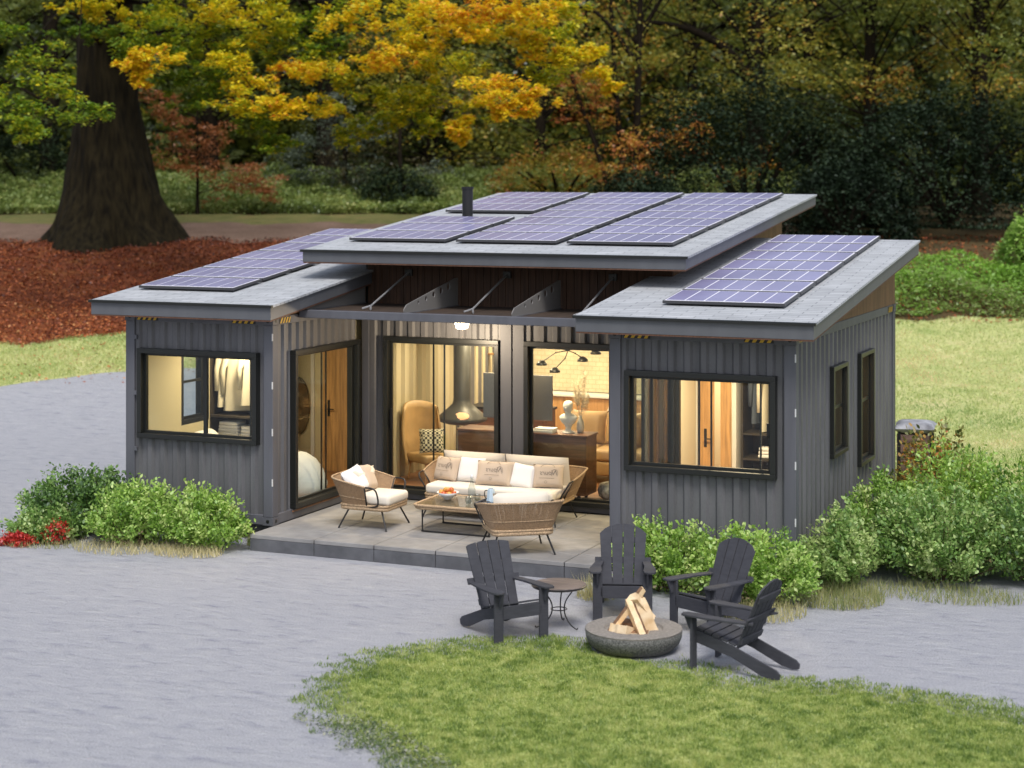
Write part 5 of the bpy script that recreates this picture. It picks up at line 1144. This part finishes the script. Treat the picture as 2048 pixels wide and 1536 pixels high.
# named trees one can tell apart
tree('autumn_tree', 'small tree with rusty orange foliage right of the great beech', 395, 64, 4.6, .055, .97, [(-.9, 2.4, 0, 1.0), (-.2, 1.7, 0, 1.0), (.8, 1.6, 0, 1.0), (-1.1, 3.9, 0, .8), (1.6, 1.0, 0, .9), (2.6, .85, 0, .7), (.3, 2.7, 0, .9), (-.6, 3.2, 0, .8), (2.0, 1.5, .2, .8)], 5200, .11, spread=.02, m=leafmat('rusty_leaves', [(0, (.12, .04, .02)), (.6, (.3, .1, .035)), (1, (.42, .16, .05))]))
tree('grey_leaved_tree', 'pale grey-green shrubby tree behind the beech sprays, left of the chimney', 690, 68, 4.6, .1, .5, crown(14, 3.2, .8, 4.2, 1.5, 1.1, 21), 7000, .12, m=leafmat('grey_green_leaves', [(0, (.05, .07, .04)), (.5, (.12, .15, .1)), (1, (.24, .27, .2))]))
tree('bare_twiggy_tree', 'thin brown twiggy tree above the chimney', 800, 68, 5.2, .09, .6, crown(12, 3.4, .9, 4.6, 1.2, 1.1, 22), 3600, .1, m=leafmat('brown_twig_leaves', [(0, (.05, .04, .02)), (.5, (.12, .1, .04)), (1, (.2, .17, .06))]))
tree('tall_tree', 'grey trunk standing far behind the yellow sprays', 655, 74, 14, .42, .5, crown(10, 6, 8, 14, 4, 2.2, 23), 5000, .2)
tree('twin_stem_tree', 'dark tree with two thin crossing stems above the raised roof', 1268, 62, 12, .13, .7, crown(26, 6.5, 3.5, 12, 4, 1.5, 24), 8000, .14, fork=-.9, lean=.3, spread=.1, branches=[((0, 5.4, 0), (-1.3, 7.0, 0), (-3.2, 7.3, 0), .1), ((0, 6.0, 0), (1.0, 7.6, 0), (1.8, 9.6, 0), .1), ((-.6, 4.2, .2), (-1.6, 6.2, .2), (-1.4, 8.8, .2), .09)])
tree('leaning_tree', 'thin leaning tree with reddish brown leaves left of the dark evergreens', 1245, 60, 7.5, .09, .9, [(-1.6, 4.9, 0, .9), (-.9, 4.4, 0, .8), (-1.5, 3.9, 0, .8), (-.6, 3.6, 0, .8)]+crown(10, 3.5, 1.6, 3.2, 2, .9, 25), 4200, .11, lean=-2.2, spread=.05)
tree('limbed_tree', 'tree with a thick brown trunk and long curved limb above the evergreens', 1512, 70, 15, .38, .42, crown(22, 8, 7.5, 15, 5, 2.0, 26), 9000, .18, spread=.08, branches=[((0, 4.2, 0), (-.8, 5.8, 0), (-2.6, 6.9, 0), (-4.6, 7.2, 0), .24), ((.1, 8.0, 0), (-2.4, 8.6, 0), (-4.2, 8.3, 0), .15), ((.1, 9.0, 0), (1.8, 8.2, 0), (3.2, 7.0, 0), .15), ((0, 8.6, 0), (2, 9.6, 0), (4.5, 9.2, 0), .14)])
tree('ochre_tree', 'tree with ochre leaf clusters to the right of the limbed trunk', 1740, 66, 12, .25, .62, crown(26, 6, 4.2, 11, 4, 1.6, 27), 12000, .16, spread=.12)
tree('olive_tree_crown', 'broad olive green tree at the top right of the picture', 1960, 64, 13, .3, .42, crown(28, 6.5, 4.6, 12, 4, 1.7, 28), 13000, .16, spread=.08)
tree('green_tree', 'mid green tree right behind the twin stemmed tree', 1385, 76, 12, .25, .46, crown(28, 7.5, 2.5, 12, 4, 1.9, 29), 12000, .17, spread=.1)
tree('yellow_olive_tree', 'yellow olive tree behind the end of the beech branches', 1080, 74, 12, .25, .62, crown(34, 9, 1.6, 12, 4, 1.9, 30), 15000, .16, spread=.1)
tree('dark_tree', 'dark tree filling the gap behind the beech crown at the top left', 100, 74, 13, .4, .12, crown(26, 9, 2, 12, 4, 2.1, 31), 11000, .18)
tree('dark_tree', 'dark olive tree behind the beech at the left picture edge', -60, 68, 11, .3, .3, crown(22, 7, 1.5, 9, 4, 1.8, 32), 9000, .16)
tree('dark_tree', 'dark green tree directly right of the beech trunk', 420, 76, 13, .35, .2, crown(30, 9, 1.5, 12, 4, 2.1, 33), 13000, .18)
tree('dark_tree', 'dark green tree behind the yellow beech sprays in the middle', 640, 80, 13, .35, .3, crown(30, 9, 1.5, 12, 4, 2.1, 34), 13000, .18)
tree('dark_tree', 'dark olive tree behind the thin twiggy tree', 860, 80, 13, .35, .38, crown(30, 9, 1.5, 12, 4, 2.1, 35), 13000, .18)
tree('dark_tree', 'dark tree between the limbed trunk and the ochre tree', 1620, 80, 14, .35, .34, crown(30, 9, 3, 13, 4, 2.1, 36), 13000, .18)
tree('dark_tree', 'dark tree behind the ochre tree at the right', 1850, 78, 14, .35, .25, crown(30, 9, 3, 13, 4, 2.1, 37), 13000, .18)
# far wood behind them
n = 150000; s = rng.uniform(84, 100, n); w = rng.uniform(-.42, .42, n)*s; z = 3.2+rng.uniform(0, 1, n)**.9*16; X = CO[0]+FW[0]*s+RT[0]*w; Y = CO[1]+FW[1]*s+RT[1]*w
q = vnoise(w*.6+50, z*.9+30, 1, 11); k = q > .08; X, Y, z, w = X[k], Y[k], z[k], w[k]
o = leaves('far_wood', np.stack([X, Y, z], 1), .75, .10+.4*vnoise(w*.25+40, z*.3+20, 1, 12), TREEL, kind='stuff', flat=.6, ratio=.8, jit=.1)
mb = MB()
for k in range(22):
    s = random.uniform(84, 98); w = random.uniform(-.4, .4)*s; x, y = sw(s, w); r = random.uniform(.12, .35); mb.tube([(x, y, 3.3), (x+random.uniform(-.5, .5), y, 10), (x+random.uniform(-1, 1), y, 19)], [r*1.3, r, r*.6], 8)
o = mb.build('far_trunks', BARKD, None, smooth=True); o['kind'] = 'stuff'
# low laurel cover along the path
LAUR = leafmat('laurel_leaves', [(0, (.09, .13, .025)), (.5, (.27, .36, .08)), (1, (.58, .58, .2))], trans=.42)
n = 185000; s, w, X, Y = scat(n, sE+.1, sE+9.5, -28, 11)
rise = np.clip((s-sE)/5.5, .12, 1)**.7
top_ = (.55+.55*vnoise(X, Y, .9, 13)+.45*vnoise(X, Y, 2.6, 14)+.35*vnoise(X, Y, .25, 18))*rise*1.05
lowr = np.clip((w+2)/7, 0, 1)
z = terr(X, Y)+top_*(1-rng.uniform(0, 1, n)**2.4)
leaves('laurel_cover', np.stack([X, Y, z], 1), .13, .45+(vnoise(X, Y, .6, 15)-.5)*.35+(vnoise(X, Y, 1.9, 19)-.5)*.4+.15*lowr, LAUR, kind='stuff', flat=.7, jit=.16)
# dark evergreens
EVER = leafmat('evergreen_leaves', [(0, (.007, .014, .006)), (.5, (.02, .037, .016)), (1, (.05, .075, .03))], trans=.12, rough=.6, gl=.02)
def dome(name, lab, u, s, wr, dr, h, n, ls, m, tint, group=None, seed=1, lump=.22):
    g = np.random.default_rng(seed); p = pt(u, CY, s); b = Vector((p.x, p.y, float(terr(p.x, p.y)))); t = thing(name, lab, 'shrub', b, 0, group)
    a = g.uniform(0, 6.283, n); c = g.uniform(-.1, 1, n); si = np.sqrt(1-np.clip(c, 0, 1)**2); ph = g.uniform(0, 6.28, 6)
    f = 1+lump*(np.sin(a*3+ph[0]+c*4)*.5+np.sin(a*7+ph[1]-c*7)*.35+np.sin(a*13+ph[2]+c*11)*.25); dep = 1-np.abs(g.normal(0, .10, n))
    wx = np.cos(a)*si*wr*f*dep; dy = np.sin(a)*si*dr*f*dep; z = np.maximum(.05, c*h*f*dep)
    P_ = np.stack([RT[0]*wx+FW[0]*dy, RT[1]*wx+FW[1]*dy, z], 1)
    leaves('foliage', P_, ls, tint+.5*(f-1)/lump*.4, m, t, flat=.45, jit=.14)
    mb = MB()
    for k in range(9):
        aa = k*.7; mb.tube(smoothpath([(0, 0, 0), (math.cos(aa)*wr*.3, math.sin(aa)*wr*.3, h*.4), (math.cos(aa)*wr*.6, math.sin(aa)*wr*.6, h*.65)], 3), [.09, .08, .07, .06, .05, .04, .03], 6)
    mb.build('stem', BARKD, t); return t
eg = 'dark evergreen shrubs behind the house'
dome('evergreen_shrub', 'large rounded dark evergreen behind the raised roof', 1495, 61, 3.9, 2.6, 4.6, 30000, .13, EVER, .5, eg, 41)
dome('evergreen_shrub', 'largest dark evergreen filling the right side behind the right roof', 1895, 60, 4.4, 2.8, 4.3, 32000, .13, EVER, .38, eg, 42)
dome('evergreen_shrub', 'low dark evergreen between the leaning tree and the large rounded one', 1270, 58, 1.7, 1.5, 2.1, 10000, .12, EVER, .45, eg, 43)
dome('evergreen_shrub', 'dark evergreen shrub below the right end of the raised roof', 1690, 57, 2.4, 1.6, 2.5, 14000, .12, EVER, .2, eg, 44)
dome('evergreen_shrub', 'dark shrub at the foot of the grey-leaved tree', 790, 66, 1.6, 1.0, 1.5, 6000, .12, EVER, .6, eg, 45)
dome('evergreen_shrub', 'dark shrub behind the laurels at the far left', 60, 70, 3.6, 1.6, 3.0, 12000, .13, EVER, .6, eg, 46)
dome('light_green_bush', 'fresh green bush at the right picture edge under the dark evergreens', 2060, 52, 1.0, .8, 1.75, 6500, .11, GREEN, .35, None, 47)
dome('yellow_green_bush', 'yellow green bush low behind the leaning tree', 1120, 66, 2.6, 1.2, 2.2, 9000, .12, TREEL, .72, None, 48)
# bright ground cover right of the house
n = 42000; s, w, X, Y = scat(n, 44, 54, 7.8, 17)
ee = vB(w)+.1+.4*np.sin(w*1.3); k = (s > ee) & (s < ee+5.0+.4*np.sin(w*2.1)); s, w, X, Y, ee = s[k], w[k], X[k], Y[k], ee[k]
tp_ = (.15+.55*vnoise(X, Y, .9, 16)+.2*vnoise(X, Y, 2.5, 26))*np.clip((s-ee)/.8, .2, 1); z = terr(X, Y)+tp_*(1-rng.uniform(0, 1, len(X))**2)
leaves('ground_cover', np.stack([X, Y, z], 1), .11, .15+.1*(s-ee)+(vnoise(X, Y, .8, 17)-.5)*.3, leafmat('cover_leaves', [(0, (.26, .28, .10)), (.4, (.24, .42, .06)), (1, (.32, .62, .06))], trans=.42), kind='stuff', flat=.45, jit=.14)
